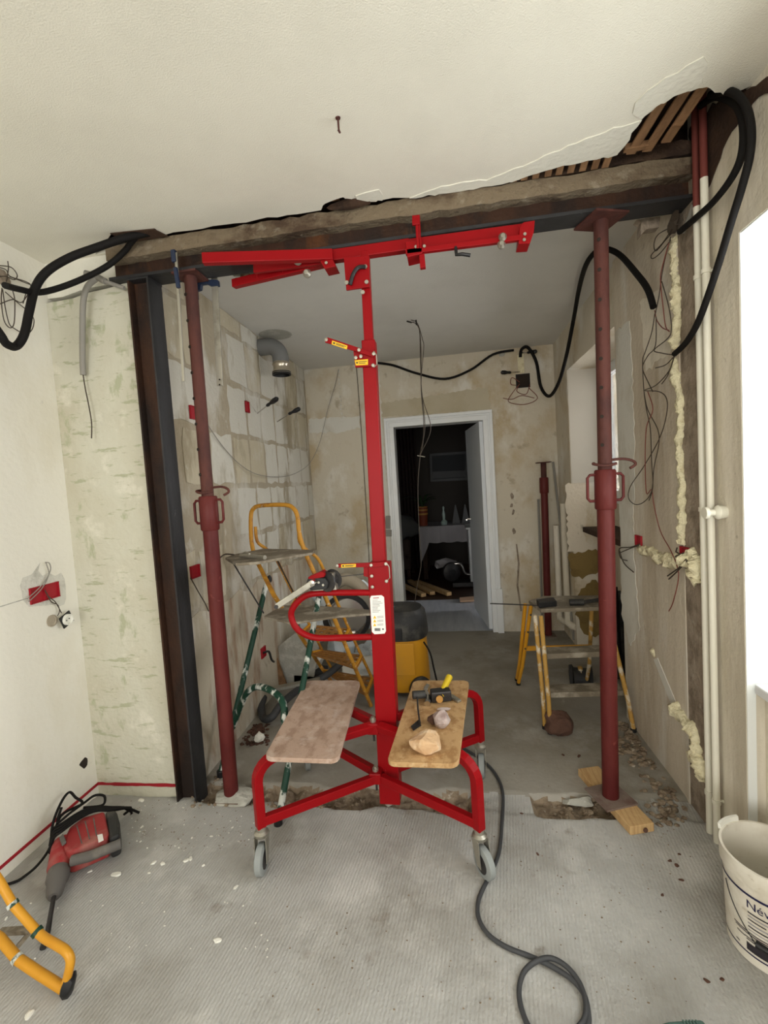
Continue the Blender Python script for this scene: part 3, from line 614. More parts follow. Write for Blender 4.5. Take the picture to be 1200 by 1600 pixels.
# left folding arms
h0 = P(518,403,Y=1.925)
MB().bar(P(317,405,Y=1.79),P(520,399,Y=1.90),.03,.042).build('support_arm','red',lf,bevel=.003)
MB().bar(P(365,444,Y=2.04),P(520,407,Y=1.935),.03,.036).build('support_arm','red',lf,bevel=.003)
MB().bar(P(397,421,Y=1.95),P(515,406,Y=1.92),.02,.034).build('slide_rail','red',lf,bevel=.003)
MB().prism([P(x,y,Y=1.888) for x,y in ((494,397),(512,388),(525,416),(507,420))],(0,.07,0)).build('end_bracket','red',lf,bevel=.002)
MB().lathe(P(510,411,Y=1.886),(0,-1,0),[(0,.006),(.004,.006)],10).build('bolt','zinc',lf)
MB().bar(P(401,424,Y=1.98),P(402,440,Y=2.01),.006,.006).build('pin','red',lf); MB().bar(P(441,415,Y=1.95),P(442,430,Y=1.98),.006,.006).build('pin','red',lf)
for q in ((466,409),(481,429)): MB().lathe(P(*q,Y=1.9),(0,-1,0),[(0,.016),(.012,.018),(.026,.009)],12).build('wing_nut','zinc',lf,smooth=True)
# brakes with yellow labels
def brake(px_arm, px_plate, px_lab1, px_lab2, px_rear, bolts):
    Y = 1.872
    a = MB().prism([P(x,y,Y=Y) for x,y in px_arm],(0,.008,0)).build('brake_lever','red',lf,bevel=.001)
    b2 = MB().prism([P(x,y,Y=Y+.012) for x,y in px_plate],(0,.012,0)).build('brake_plate','red',lf,bevel=.001)
    c2 = MB().prism([P(x,y,Y=Y+.02) for x,y in px_rear],(0,.03,0)).build('brake_bracket','red',lf,bevel=.001)
    for lab, par, yy in ((px_lab1,a,Y-.0012),(px_lab2,b2,Y-.0012 if px_lab2 is px_lab1 else Y+.0108)):
        o = MB().prism([P(x,y,Y=yy) for x,y in lab],(0,.001,0)).build('warning_label','label_yellow',par); 
        c = [P(x,y,Y=yy-.0008) for x,y in lab]
        l = MB()
        for t0,t1,v in ((.08,.2,.5),(.28,.92,.35),(.28,.8,.65)):
            p0 = c[0].lerp(c[1],t0).lerp(c[3].lerp(c[2],t0),v); p1 = c[0].lerp(c[1],t1).lerp(c[3].lerp(c[2],t1),v)
            l.bar(p0,p1,.0008,.002 if t1>.3 else .006,up=(0,0,1))
        l.build('label_print','ink_dark',par)
    for q in bolts: MB().lathe(P(*q,Y=Y-.001),(0,-1,0),[(0,.007),(.005,.007),(.006,.004)],12).build('bolt','zinc',lf)
brake([(507,530),(512,527),(560,543),(585,552),(583,558),(556,549),(508,535)],[(552,548),(584,553),(584,572),(555,574)],[(519,532),(543,540),(542,546),(518,538)],[(554,563),(575,561),(575,570),(556,571)],[(583,550),(587,545),(587,575),(581,573)],((510,531),(561,547),(556,559),(564,557),(584,553),(583,571)))
brake([(525,882),(530,881),(590,879),(606,877),(606,884),(590,886),(530,887),(525,886)],[(568,885),(576,885),(577,894),(606,894),(608,925),(576,925),(575,902),(568,900)],[(533,882),(556,881),(556,886),(533,887)],[(577,904),(596,903),(597,910),(578,911)],[(602,876),(606,880),(607,912),(602,912)],((527,884),(580,883),(603,881),(581,900),(582,917),(604,908)))
for y0,y1,x in ((549,574,587),(880,908,607)): MB().tube([P(x-3,y0,Y=1.87),P(x+1,y0+6,Y=1.865),P(x+2,y1-5,Y=1.865),P(x-3,y1,Y=1.87)],.0025,6).build('spring','zinc',lf)
# loop handle + winch
lp = [P(586,926,Y=1.9),P(540,926,Y=1.86),P(495,927,Y=1.84),P(474,933,Y=1.835),P(459,948,Y=1.83),P(455,962,Y=1.83),P(462,980,Y=1.83),P(478,992,Y=1.835),P(500,997,Y=1.84),P(540,996,Y=1.86),P(586,995,Y=1.9)]
MB().tube(lp,.0135,12,smooth=5).build('push_handle','red',lf,smooth=True)
wn = MB().prism([P(x,y,Y=1.80) for x,y in ((478,912),(481,903),(508,903),(513,912),(510,921),(485,923))],(0,.05,0)).build('winch','black',lf,bevel=.004)
MB().prism([P(x,y,Y=1.825) for x,y in ((482,905),(505,898),(520,896),(526,922),(488,924))],(0,.06,0)).build('winch_frame','zinc',wn,bevel=.003)
MB().prism([P(x,y,Y=1.80) for x,y in ((481,902),(502,893),(508,897),(506,902),(482,906))],(0,.05,0)).build('winch_cover','red',wn,bevel=.002)
wc = P(513,906,Y=1.86)
MB().lathe(wc+Vector((.0,-.04,0)),(.35,1,0),[(0,.024),(0,.042),(.006,.044),(.008,.03),(.05,.03),(.052,.044),(.058,.042)],26).build('cable_drum','iron',wn,smooth=True)
for q in ((498,910),(505,914),(490,909)): MB().lathe(P(*q,Y=1.80),(0,-1,0),[(0,.005),(.003,.005)],10).build('bolt','zinc',wn)
ca, cb = P(488,911,Y=1.775), P(432,948,Y=1.70)
MB().bar(ca,cb,.008,.026,up=(0,0,1)).build('crank','zinc',wn,bevel=.004)
MB().lathe(ca+Vector((0,.02,0)),(0,-1,0),[(0,.013),(.028,.013),(.03,.008)],16).build('crank_hub','chrome',wn,smooth=True)
MB().lathe(cb+Vector((0,-.006,0)),(0,1,0),[(0,.008),(.03,.008)],12).build('crank_end','iron',wn)
MB().tube([P(522,902,Y=1.86),P(586,895,Y=1.9)],.0018,6).build('winch_cable','iron',lf)
# sticker
sk = [P(x,y,Y=1.8785) for x,y in ((580,931),(596,930),(600,933),(603,986),(601,990),(585,991),(581,987),(578,935))]
stk = MB().prism(sk,(0,.001,0)).build('sticker','label_white',lf)
l = MB(); lr = MB(); ly = MB()
for i in range(9):
    y = 938+i*2.3
    l.bar(P(582,y,Y=1.8775),P(582+R.uniform(8,16),y-.4,Y=1.8775),.0006,.0011)
for i in range(3):
    y = 963+i*6; p = [P(x,yy,Y=1.8775) for x,yy in ((583,y+3.6),(588,y+3.3),(585.3,y-1.2))]
    ly.prism(p,(0,.0005,0))
    for j in range(2): l.bar(P(589.5,y+.3+j*1.9,Y=1.8775),P(599,y-.2+j*1.9,Y=1.8775),.0006,.001)
for i in range(9): l.bar(P(586+i,981.5,Y=1.8775),P(586.1+i,986,Y=1.8775),.0006,.0014 if i%3 else .0022,up=(1,0,0))
l.lathe(P(598.5,983,Y=1.878),(0,-1,0),[(0,.0035),(.0008,.0035)],12)
lr.bar(P(583,934.5,Y=1.8775),P(592,934,Y=1.8775),.0006,.003)
l.build('sticker_print','ink_dark',stk); lr.build('sticker_print','socket_red',stk); ly.build('warning_triangles','label_yellow',stk)

# ------------------------------------------------------------------ platform stepladder (left)
sl = thing('platform_stepladder', (-.9,2.5,0), 'tall platform stepladder with yellow climbing frame and paint-splashed green rear legs', 'ladder')
Brail = [P(580,1103,Z=.012), P(560,1056,Z=.24), P(503,920,Z=.90), P(478,866,Y=2.45), P(468,835,Y=2.46), P(465,808,Y=2.47), P(459,795,Y=2.48), P(446,789,Y=2.5), P(408,790,Y=2.56), P(396,795,Y=2.58), P(392,808,Y=2.58), P(393,846,Y=2.55), P(399,872,Y=2.52), P(428,930,Z=.90), P(500,1040,Z=.14), P(520,1068,Z=.012)]
rail = Brail[:3]+spline(Brail[2:13],4)[1:]+Brail[13:]
MB().tube(rail,.0125,10).build('climbing_rail','yellow_worn',sl,smooth=True)
B2 = [P(467,826,Y=2.48),P(468,846,Y=2.48),P(480,860,Y=2.52),P(496,872,Y=2.56),P(506,891,Y=2.6),P(523,933,Y=2.68),P(556,1006,Y=2.85),P(590,1078,Y=3.1)]
A2 = [P(399,823,Y=2.57),P(402,846,Y=2.57),P(415,857,Y=2.6),P(430,871,Y=2.64),P(447,905,Y=2.7),P(482,973,Y=2.88),P(515,1039,Y=3.1),P(530,1064,Y=3.22)]
for q in (B2,A2): MB().tube(spline(q[:5],4)+q[5:],.0095,8).build('side_rail','yellow_worn',sl,smooth=True)
def zpt(path, z):
    for a, b2 in zip(path, path[1:]):
        if (a.z-z)*(b2.z-z) <= 0 and abs(a.z-b2.z) > 1e-6: return a.lerp(b2,(z-a.z)/(b2.z-a.z))
    return path[0]
Aline = [P(399,872,Y=2.52),P(428,930,Z=.90),P(500,1040,Z=.14),P(520,1068,Z=.012)]; Bline = [P(478,866,Y=2.45),P(503,920,Z=.9),P(560,1056,Z=.24),P(580,1103,Z=.012)]
for zt in (.53,.31,.10):
    a, b2, c2, d2 = zpt(Aline,zt), zpt(Bline,zt), zpt(B2,zt+.02), zpt(A2,zt+.02)
    g = MB()
    L2 = lambda u,v: a.lerp(b2,u).lerp(d2.lerp(c2,u),v)+Vector((0,0,0))
    for v in (0,.33,.66,1): g.bar(L2(0,v),L2(1,v),.022,.012)
    for u in (0,.17,.33,.5,.67,.83,1): g.bar(L2(u,0),L2(u,1),.022,.011)
    g.build('tread','tread',sl)
    MB().bar(b2,c2,.016,.028).build('tread_bracket','yellow',sl); MB().bar(a,d2,.016,.028).build('tread_bracket','yellow',sl)
for u in (.74,): MB().bar(zpt(Aline,u),zpt(A2,u+.02),.014,.022).build('tread_bracket','yellow',sl)
MB().prism([P(x,y,Z=.80) for x,y in ((412,963),(440,946),(482,945),(583,953),(586,958),(530,962),(457,973))],(0,0,-.012)).build('platform','board_dirty',sl,bevel=.002)
tt = MB().prism([P(x,y,Z=1.13) for x,y in ((352,871),(366,866),(412,857),(492,859),(488,863),(400,878),(368,880))],(0,0,-.014)).build('tool_tray','board_dirty',sl,bevel=.002)
gL0, gL1, gR0, gR1 = P(345,1213,Z=.0), P(418,905,Z=.93), P(435,1288,Z=.0), P(499,928,Z=.88)
for p, q in ((gL0,gL1),(gR0,gR1)):
    MB().tube([p+Vector((0,0,.012)),q],.0155,12).build('leg','green_splat',sl,smooth=True)
    MB().lathe(p,(0,0,1),[(0,.019),(.03,.019),(.034,.016)],12).build('rubber_foot','black',sl)
br = [gL0.lerp(gL1,.22),P(378,1098,Y=2.22),P(388,1080,Y=2.2),P(402,1073,Y=2.17),P(420,1077,Y=2.1),P(436,1088,Y=2.05),P(444,1105,Y=2.0),P(445,1130,Y=1.98),gR0.lerp(gR1,.30)]
MB().tube(br,.017,12,smooth=4).build('brace','green_splat',sl,smooth=True)
MB().tube([P(362,876,Z=1.12),P(412,958,Z=.80)],.004,6).tube([P(432,873,Z=1.12),P(463,935,Y=2.4)],.004,6).build('stay_rod','iron',sl)
MB().box((0,0,0),(0,0,0)) if False else None
for q in ((421,905,.93),(499,930,.88)): MB().rock(P(q[0],q[1],Z=q[2]),(.022,.022,.028),int(q[0]),1,.1).build('hinge','black',sl)
MB().lathe(P(462,868,Y=2.43),(1,-.3,0),[(0,.012),(.02,.012)],10).build('knob','black',sl)
tl = MB().tube([P(376,868,Z=1.145),P(414,871,Z=1.145)],.011,10).tube([P(377,866,Z=1.15),P(384,863,Z=1.16),P(390,866,Z=1.155)],.006,8)
single(tl,'steel_chisel','zinc','short steel tool lying on the top tray of the platform stepladder','tool',smooth=True)
single(MB().tube([P(342,873,Z=1.135),P(352,866,Z=1.14),P(366,867,Z=1.14)],.004,6,smooth=4),'wire_offcut','wire_dark','dark wire offcut sticking out from the tray of the platform stepladder','wire')

# ------------------------------------------------------------------ right small ladder
rs = thing('step_stool', (.65,2.85,0), 'low yellow folding stepladder splashed with plaster on the right of the far room', 'ladder')
fl_t, fl_b = P(845,962,Z=.655), P(860,1146,Z=.0); fr_t, fr_b = P(948,957,Z=.655), P(990,1143,Z=0)
def leg2(t, b3, m, kn=None):
    path = [t, t.lerp(b3,.72)+Vector((0,-.03,0)), b3+Vector((0,0,.012))]
    MB().tube(path,.0125,10).build('leg',m,rs,smooth=True); MB().lathe(b3,(0,0,1),[(0,.016),(.02,.016)],10).build('rubber_foot','black',rs)
leg2(fl_t,fl_b,'yellow_splat'); leg2(fr_t,fr_b,'yellow_splat')
leg2(fl_t+Vector((-.03,.012,0)), fl_b+Vector((-.02,.05,0)),'yellow_splat')
rb = P(810,1070,Z=0); rt = P(830,945,Z=.64); rb2 = rb+Vector((.46,.02,0)); rt2 = P(925,942,Z=.64)
leg2(rt,rb,'yellow'); leg2(rt+Vector((-.035,.01,0)),rb+Vector((-.0,.07,0)),'yellow'); leg2(rt2,rb2,'yellow_splat')
MB().bar(rt.lerp(rb,.52),rt2.lerp(rb2,.52),.012,.03).build('stretcher','yellow',rs)
MB().prism([P(x,y,Z=.665) for x,y in ((826,938),(850,931),(935,930),(955,938),(955,948),(845,952))],(0,0,-.022)).build('top_step','board_dirty',rs,bevel=.003)
for y0,y1,u in ((1002,1018,.33),(1070,1088,.66)):
    a = fl_t.lerp(fl_b,u); b2 = fr_t.lerp(fr_b,u); dep = Vector((0,.11,0))
    MB().prism([a,b2,b2+dep,a+dep],(0,0,-.03)).build('step','board_dirty',rs,bevel=.003)
for u in (.1,.30,.5,.7): MB().lathe(rt.lerp(rb,u)+Vector((0,-.03,0)),(0,-1,0),[(0,.006),(.006,.006)],8).build('bolt','iron',rs)
single(MB().bar(P(842,946,Z=.672),P(766,943,Y=3.0),.006,.006).bar(P(842,946,Z=.672),P(868,945,Z=.672),.02,.014),'long_level_rod','iron','long thin rod laid on the low yellow stepladder and reaching towards the doorway','rod')
single(MB().prism([P(x,y,Z=.70) for x,y in ((838,936),(865,933),(870,939),(842,942))],(0,0,-.033)),'tool_case','black','black tool case at the left end of the low stepladder top','case',bevel=.004)
single(MB().tube([P(890,941,Z=.685),P(912,941,Z=.685)],.02,10).tube([P(912,941,Z=.685),P(936,937,Z=.685)],.012,8),'hand_tool','black_dust','dark blue-black hand tool lying on the low stepladder top beside the right prop','tool',smooth=True)
single(MB().rock((.535,2.60,.06),(.085,.07,.075),77,3),'brown_stone','stone_brown','brown stone on the floor behind the front leg of the low yellow stepladder','stone',loc=(.535,2.6,0))
dr = thing('cable_reel',(.80,3.3,0),'dark cable roll on the floor under the low yellow stepladder','cable reel')
c0 = P(922,1058,Y=3.3)
MB().lathe(c0+Vector((-.14,0,0)),(1,-.2,0),[(0,.05),(.0,.085),(.02,.09),(.03,.07),(.12,.07),(.13,.09),(.15,.085),(.15,.05)],24).build('drum','black_dust',dr,smooth=True)
MB().lathe(c0+Vector((-.08,0,0)),(1,-.2,0),[(0,.074),(.02,.078),(.03,.074)],24).build('cable_turns','yellow_splat',dr)

# ------------------------------------------------------------------ lower left stepladder
yl = thing('yellow_ladder', (-1.4,1.13,0), 'bright yellow tubular ladder foot with green clips entering at the lower left', 'ladder')
pa = [P(-60,1290,Y=1.2),P(0,1378,Y=1.17),P(20,1413,Y=1.16),P(58,1456,Y=1.15),P(72,1467,Y=1.14),P(88,1476,Y=1.13),P(103,1486,Y=1.12),P(110,1500,Y=1.115),P(107,1520,Y=1.11),P(100,1545,Y=1.11)]
pb_ = [P(-60,1430,Y=1.2),P(0,1466,Y=1.16),P(27,1498,Y=1.14),P(60,1520,Y=1.125),P(100,1545,Y=1.11)]
MB().tube([*pa[:3],*spline(pa[3:],4)],.0125,12).build('side_rail','yellow',yl,smooth=True); MB().tube(pb_,.0145,12).build('side_rail','yellow',yl,smooth=True)
for p, q in ((pa[2],pa[1]),(pa[3],pa[2]),(pb_[2],pb_[1])):
    d = (q-p).normalized(); MB().lathe(p-d*.006,d,[(0,.0165),(.012,.0165)],14).build('clip','green_splat',yl)
MB().rock(P(108,1540,Y=1.11),(.022,.03,.036),5,2,.1).build('rubber_foot','black',yl,smooth=True)
MB().bar(P(0,1456,Y=1.22),P(48,1453,Y=1.22),.02,.014).bar(P(48,1455,Y=1.22),P(25,1482,Y=1.2),.012,.012).build('step_bracket','board_dirty',yl)

# ------------------------------------------------------------------ vacuum
vc = thing('wet_vacuum', (-.40,3.1,0), 'dusty yellow workshop vacuum with black head behind the red mast', 'vacuum cleaner')
cx, cy = -.40, 3.13
def ring(cx, cy, rx, ry, z, n=28, pw=2.6):
    o = []
    for k in range(n):
        a = 2*PI*k/n; c, s = math.cos(a), math.sin(a)
        o.append(Vector((cx+rx*math.copysign(abs(c)**(2/pw),c), cy+ry*math.copysign(abs(s)**(2/pw),s), z)))
    return o
def loft(rings):
    g = MB(); n = len(rings[0])
    for r in rings: g.v += r
    for i in range(len(rings)-1):
        for k in range(n): g.f.append((i*n+k, i*n+(k+1)%n, (i+1)*n+(k+1)%n, (i+1)*n+k))
    g.f.append(tuple(range(n))[::-1]); g.f.append(tuple((len(rings)-1)*n+k for k in range(n))); return g
loft([ring(cx,cy,.165,.15,.05),ring(cx,cy,.185,.17,.09),ring(cx,cy,.175,.165,.42)]).build('tank','vac_yellow',vc,smooth=True)
loft([ring(cx,cy,.185,.175,.41),ring(cx,cy,.19,.18,.425),ring(cx,cy,.185,.175,.50),ring(cx,cy,.175,.165,.57),ring(cx,cy,.15,.14,.60),ring(cx,cy,.10,.09,.606)]).build('motor_head','black_dust',vc,smooth=True)
MB().box((cx-.03,cy-.18,.42),(cx+.03,cy-.165,.5)).build('latch','black',vc,bevel=.006)
MB().box((cx-.10,cy-.178,.18),(cx+.10,cy-.168,.40)).build('front_panel','vac_yellow',vc,bevel=.006)
MB().lathe((cx-.06,cy-.02,.604),(0,0,1),[(0,.035),(.01,.03)],16).build('switch','black',vc)
for sg in (-1,1): 
    MB().lathe((cx+sg*.115,cy-.135,.083),(sg*.55,-.83,0),[(0,.04),(0,.07),(.01,.08),(.03,.08),(.035,.055)],24).build('wheel','black_dust',vc,smooth=True)
MB().tube([P(662,1003,Y=3.0),P(672,1020,Y=2.95),P(678,1045,Y=2.9),P(684,1070,Y=2.85)],.006,8,smooth=4).build('power_cord','rubber',vc,smooth=True)

# ------------------------------------------------------------------ clutter behind the stepladder
dc = thing('steel_duct',(-.85,3.45,.3),'short steel duct with a black rim among plastic film behind the stepladder','duct')
c0 = P(541,965,Y=3.4)
MB().lathe(c0+Vector((0,.25,0)),(.1,-1,.0),[(0,.16),(.25,.16),(.255,.15),(.05,.15)],30,cap=False).build('sleeve','duct_metal',dc,smooth=True)
MB().lathe(c0+Vector((0,.03,0)),(.1,-1,.0),[(0,.165),(0,.185),(.03,.19),(.05,.185),(.05,.155),(0,.155)],30,cap=False).build('rim','black',dc,smooth=True)
MB().lathe(c0+Vector((0,.06,0)),(.1,-1,.0),[(0,.001),(.0,.15),(.004,.15),(.004,.001)],30,cap=False).build('inner_plate','chrome',dc)
fb2 = MB()
for i,(x,y,Y,s) in enumerate(((520,945,3.75,.17),(565,940,3.75,.16),(586,972,3.7,.13),(500,985,3.7,.14),(538,1008,3.62,.16),(572,1030,3.55,.15),(556,1062,3.4,.12),(586,1005,3.5,.1))):
    fb2.rock(P(x,y,Y=Y),(s,s*.5,s),200+i,3,.8)
single(fb2,'plastic_film','film','crumpled heap of clear plastic film behind the stepladder','plastic film',smooth=True)
single(MB().tube([P(523,912,Y=3.75),P(540,905,Y=3.75),P(560,915,Y=3.75),P(577,940,Y=3.72),P(584,975,Y=3.7),P(583,1020,Y=3.65)],.055,14,smooth=6),'flexible_hose','beige_hose','thick beige flexible hose arching over the plastic film','hose',smooth=True)
single(MB().bar(P(566,1030,Y=3.55),P(572,1085,Y=3.4),.34,.22),'white_carton','white_plastic','white carton standing low behind the lower treads of the stepladder','carton',bevel=.01)
single(MB().prism([P(x,y,Y=3.2) for x,y in ((420,1022),(460,990),(500,1000),(488,1075),(440,1085))],(0,.012,0)),'plasterboard_offcut','plaster_dirt','grey plasterboard offcut leaning behind the green ladder leg','panel',bevel=.002)
single(MB().prism([P(x,y,Y=3.15) for x,y in ((415,1010),(423,1004),(448,1072),(432,1078))],(0,.02,0)),'wood_batten','old_wood','brown wooden batten leaning against the left block wall','batten')
kb = single(MB().bar(P(486,1046,Y=3.3),P(486,1074,Y=3.3),.22,.2),'black_box','black_dust','black tool box behind the stepladder treads','box',bevel=.01)
MB().bar(P(468,1018,Y=3.35),P(496,1040,Y=3.3),.16,.12).build('lid','white_plastic',kb,bevel=.01)
single(MB().tube([P(412,1090,Y=2.9),P(408,1105,Y=2.8),P(412,1122,Y=2.7),P(425,1120,Y=2.65),P(440,1100,Y=2.75),P(470,1075,Y=2.95),P(510,1055,Y=3.05),P(540,1030,Y=3.15)],.024,12,smooth=6),'vacuum_hose','cord_grey','dark grey vacuum hose snaking on the floor behind the green ladder legs','hose',smooth=True)
single(MB().bar(P(420,1078,Z=.1),P(500,1062,Z=.14),.05,.02),'grey_strip','zinc','pale metal strip lying behind the green ladder leg','strip')

# ------------------------------------------------------------------ rotary hammer
dz = .105
dm = thing('rotary_hammer', (-1.5,1.6,0), 'dusty red rotary hammer with chisel bit lying on the floor by the left wall', 'power tool')
MB().prism([P(x,y,Z=dz) for x,y in ((99,1322),(101,1308),(108,1292),(130,1276),(163,1267),(170,1300),(168,1306),(140,1318),(112,1330),(104,1330)) ],(0,0,-dz+.012)).build('motor_housing','drill_red',dm,bevel=.010,seg=3)
MB().prism([P(x,y,Z=dz-.003) for x,y in ((164,1267),(182,1265),(187,1283),(187,1303),(171,1311))],(0,0,-dz+.015)).build('rear_cap','black_dust',dm,bevel=.012,seg=3)
MB().tube([P(112,1345,Z=.075),P(140,1338,Z=.078),P(189,1318,Z=.08)],.019,14).build('side_handle','drill_grey',dm,smooth=True)
ch0, ch1 = P(99,1326,Z=.06), P(84,1402,Z=.035); dd = (ch1-ch0); Ld = dd.length
MB().lathe(ch0,dd,[(-Ld*.1,.044),(Ld*.42,.042),(Ld*.5,.036)],20).build('gear_case','drill_red',dm,smooth=True)
MB().lathe(ch0,dd,[(Ld*.46,.034),(Ld*.5,.038),(Ld*.66,.038),(Ld*.7,.033),(Ld*.93,.027),(Ld*1.0,.018)],20).build('chuck','drill_grey',dm,smooth=True)
MB().tube([ch1-dd*.05,P(79,1430,Z=.028),P(75,1455,Z=.02),P(67,1482,Z=.008)],[.008,.008,.009,.010],8).build('chisel_bit','iron',dm,smooth=True)
rbs = MB()
for xa_,ya_,xb_,yb2_ in ((120,1290,128,1318),(133,1283,140,1311),(146,1278,151,1306)): rbs.bar(P(xa_,ya_,Z=dz+.0005),P(xb_,yb2_,Z=dz+.0005),.004,.002)
rbs.build('housing_grooves','drill_grey',dm)
MB().prism([P(x,y,Z=dz+.002) for x,y in ((93,1312),(99,1306),(104,1318),(97,1323))],(0,0,.012)).build('selector_switch','drill_grey',dm,bevel=.003)
MB().prism([P(x,y,Z=dz+.001) for x,y in ((152,1305),(160,1303),(162,1313),(154,1317))],(0,0,.001)).build('sticker','label_white',dm)
for i,o_ in enumerate((0,4,-4,8)):
    MB().tube([P(78,1325+o_,Z=.05),P(84,1300+o_*1.2,Z=.11),P(98,1290+o_,Z=.125),P(125,1272+o_*.8,Z=.125),P(150,1263+o_*.5,Z=.115),P(175,1263+o_*.4,Z=.09),P(196+o_,1262,Z=.05),P(218-abs(o_)*3,1270+o_*.3,Z=.012)],.0055,8,smooth=6).build('power_cord','rubber',dm,smooth=True)
MB().tube([P(80,1330,Z=.06),P(82,1290,Z=.12),P(95,1255,Z=.16),P(108,1238,Z=.16),P(118,1246,Z=.14),P(128,1256,Z=.12),P(95,1275,Z=.12),P(80,1320,Z=.06),P(62,1348,Z=.03),P(40,1368,Z=.012),P(18,1380,Z=.008),P(-30,1390,Z=.008)],.0055,8,smooth=6).build('power_cord','rubber',dm,smooth=True)
MB().tube([P(96,1262,Z=.15),P(90,1285,Z=.12),P(110,1270,Z=.13),P(132,1254,Z=.12),P(148,1243,Z=.12),P(163,1244,Z=.11),P(160,1258,Z=.09),P(130,1262,Z=.11)],.0055,8,smooth=6).build('power_cord','rubber',dm,smooth=True)

# ------------------------------------------------------------------ bucket
bk = thing('bucket',(.885,1.438,0),'white plastic filler bucket with dark lettering at the right edge','bucket')
bc = Vector((.885,1.438,0)); H = .30
rad = lambda z: .1125+(.1235-.1125)*(z/H)
MB().lathe(bc,(0,0,1),[(.006,0.001),(.0,.108),(.004,.1125),(.25,rad(.25)),(.252,rad(.25)+.007),(.29,rad(.29)+.006),(.3,rad(.3)+.005),(.3,rad(.3)-.002),(.012,.108),(.012,.001)],64,cap=False).build('shell','bucket',bk,smooth=True)
lidc = MB(); seg = [PI*.55+i*.06 for i in range(12)]
for i in range(len(seg)-1):
    a0, a1 = seg[i], seg[i+1]
    q = []
    for r, z in ((.126,.296),(.134,.296),(.136,.314),(.128,.314)):
        q.append((r,z))
    lo = [bc+Vector((r*math.cos(a0),r*math.sin(a0),z)) for r,z in q]; hi = [bc+Vector((r*math.cos(a1),r*math.sin(a1),z)) for r,z in q]
    lidc.hexa(lo+hi)
lidc.build('lid_remnant','white_plastic',bk)
def band(z0, z1, a0, a1, m, name, off=.0012, n=40):
    g = MB()
    for i in range(n+1):
        a = a0+(a1-a0)*i/n
        for z in (z0, z1):
            r = rad(z)+off; g.v.append(bc+Vector((r*math.cos(a),r*math.sin(a),z)))
    g.f = [(2*i,2*i+2,2*i+3,2*i+1) for i in range(n)]
    return g.build(name, m, bk, smooth=True)
band(.214,.221,-PI,PI,'ink','stripe',n=80); band(.030,.0345,-PI,PI,'ink','stripe',n=80)
at0 = math.atan2(P(1178,1462,Y=1.35).y-bc.y, P(1178,1462,Y=1.35).x-bc.x)
def ang_of(px, z):   # angle round the bucket facing the viewer at that pixel column
    best = None
    for k in range(400):
        a = -PI+2*PI*k/400; p = bc+Vector((rad(z)*math.cos(a),rad(z)*math.sin(a),z))
        n = Vector((math.cos(a),math.sin(a),0))
        if n.dot(CAM-p) <= 0: continue
        d = p-CAM; zz = d.dot(FW); x = 600+F_PX*d.dot(RT)/zz
        if best is None or abs(x-px) < best[0]: best = (abs(x-px), a)
    return best[1]
aN = ang_of(1166,.19); aE = ang_of(1200,.19); 
def ctext(txt, z, size, a_start, m, name):
    cu = bpy.data.curves.new(name,'FONT'); cu.body = txt; cu.size = size
    to = bpy.data.objects.new(name, cu); COL.objects.link(to); bpy.context.view_layer.update()
    dg = bpy.context.evaluated_depsgraph_get(); me = bpy.data.meshes.new_from_object(to.evaluated_get(dg)); bpy.data.objects.remove(to)
    g = MB()
    for v in me.vertices:
        zz = z+v.co.y; r = rad(zz)+.0016; a = a_start+v.co.x/r
        g.v.append(bc+Vector((r*math.cos(a),r*math.sin(a),zz)))
    g.f = [tuple(p.vertices) for p in me.polygons]
    return g.build(name, m, bk)
ctext('Névé',.178,.034,aN,'ink','lettering')
ctext('N',.178,.034,aN+.004,'ink','lettering')
R2 = random.Random(3)
for i in range(6): band(.166-i*.011,.1625-i*.011+R2.uniform(-.001,.001),aN+.03,aN+.03+R2.uniform(.35,.6),'ink_grey' if i%2 else 'ink_dark','print_line',n=12)
for i,(a,b2,z) in enumerate(((-.34,.5,.098),(-.30,.5,.092),(-.26,-.05,.078),(-.05,.4,.080),(-.02,.3,.074),(-.3,-.2,.045))): band(z,z+.003,aN+a,aN+b2,'ink_dark','print_line',n=24)
band(.042,.066,aN-.02,aN+.9,'ink_dark','print_panel',n=24)
hs = []
for i in range(14):
    t = i/13; a = aN-.55+t*.75; r = rad(.2)+.004+.004*math.sin(PI*t); hs.append(bc+Vector((r*math.cos(a),r*math.sin(a),.205-.12*t)))
MB().tube(hs,.0016,6).build('bail_wire','iron',bk)
MB().tube([hs[-1]+Vector((0,0,0)), bc+Vector(((rad(.1)+.012)*math.cos(aN+.75),(rad(.1)+.012)*math.sin(aN+.75),.076))],.009,10).build('bail_grip','black',bk,smooth=True)

# ------------------------------------------------------------------ extension cord
cp_ = [(722,1168),(742,1180),(765,1198),(780,1220),(786,1245),(784,1290),(780,1330),(768,1362),(755,1388),(747,1410),(748,1435),(763,1460),(792,1480),(830,1495),(862,1510),(893,1530),(912,1553),(919,1580),(918,1603),(900,1625),(860,1630),(832,1612),(816,1580),(811,1548),(818,1520),(836,1503),(860,1497),(885,1510),(905,1535),(915,1565),(913,1592),(895,1618),(880,1660)]
pts = []
for i,(x,y) in enumerate(cp_):
    z = .008 if i < 24 else (.017 if i in (25,26,27) else .013)
    pts.append(P(x,y,Z=z))
single(MB().tube(pts,.0072,10,smooth=6),'extension_cord','cord_grey','grey rubber extension cord running past the lift wheel and coiling at the front','cord',smooth=True)
gc = single(MB().prism([P(x,y,Z=.09) for x,y in ((1033,1598),(1045,1595),(1095,1592),(1102,1597),(1104,1640),(1030,1640))],(0,0,-.09)),'green_tool_case','green_case','edge of a dark green tool case at the bottom of the picture','case',bevel=.006)
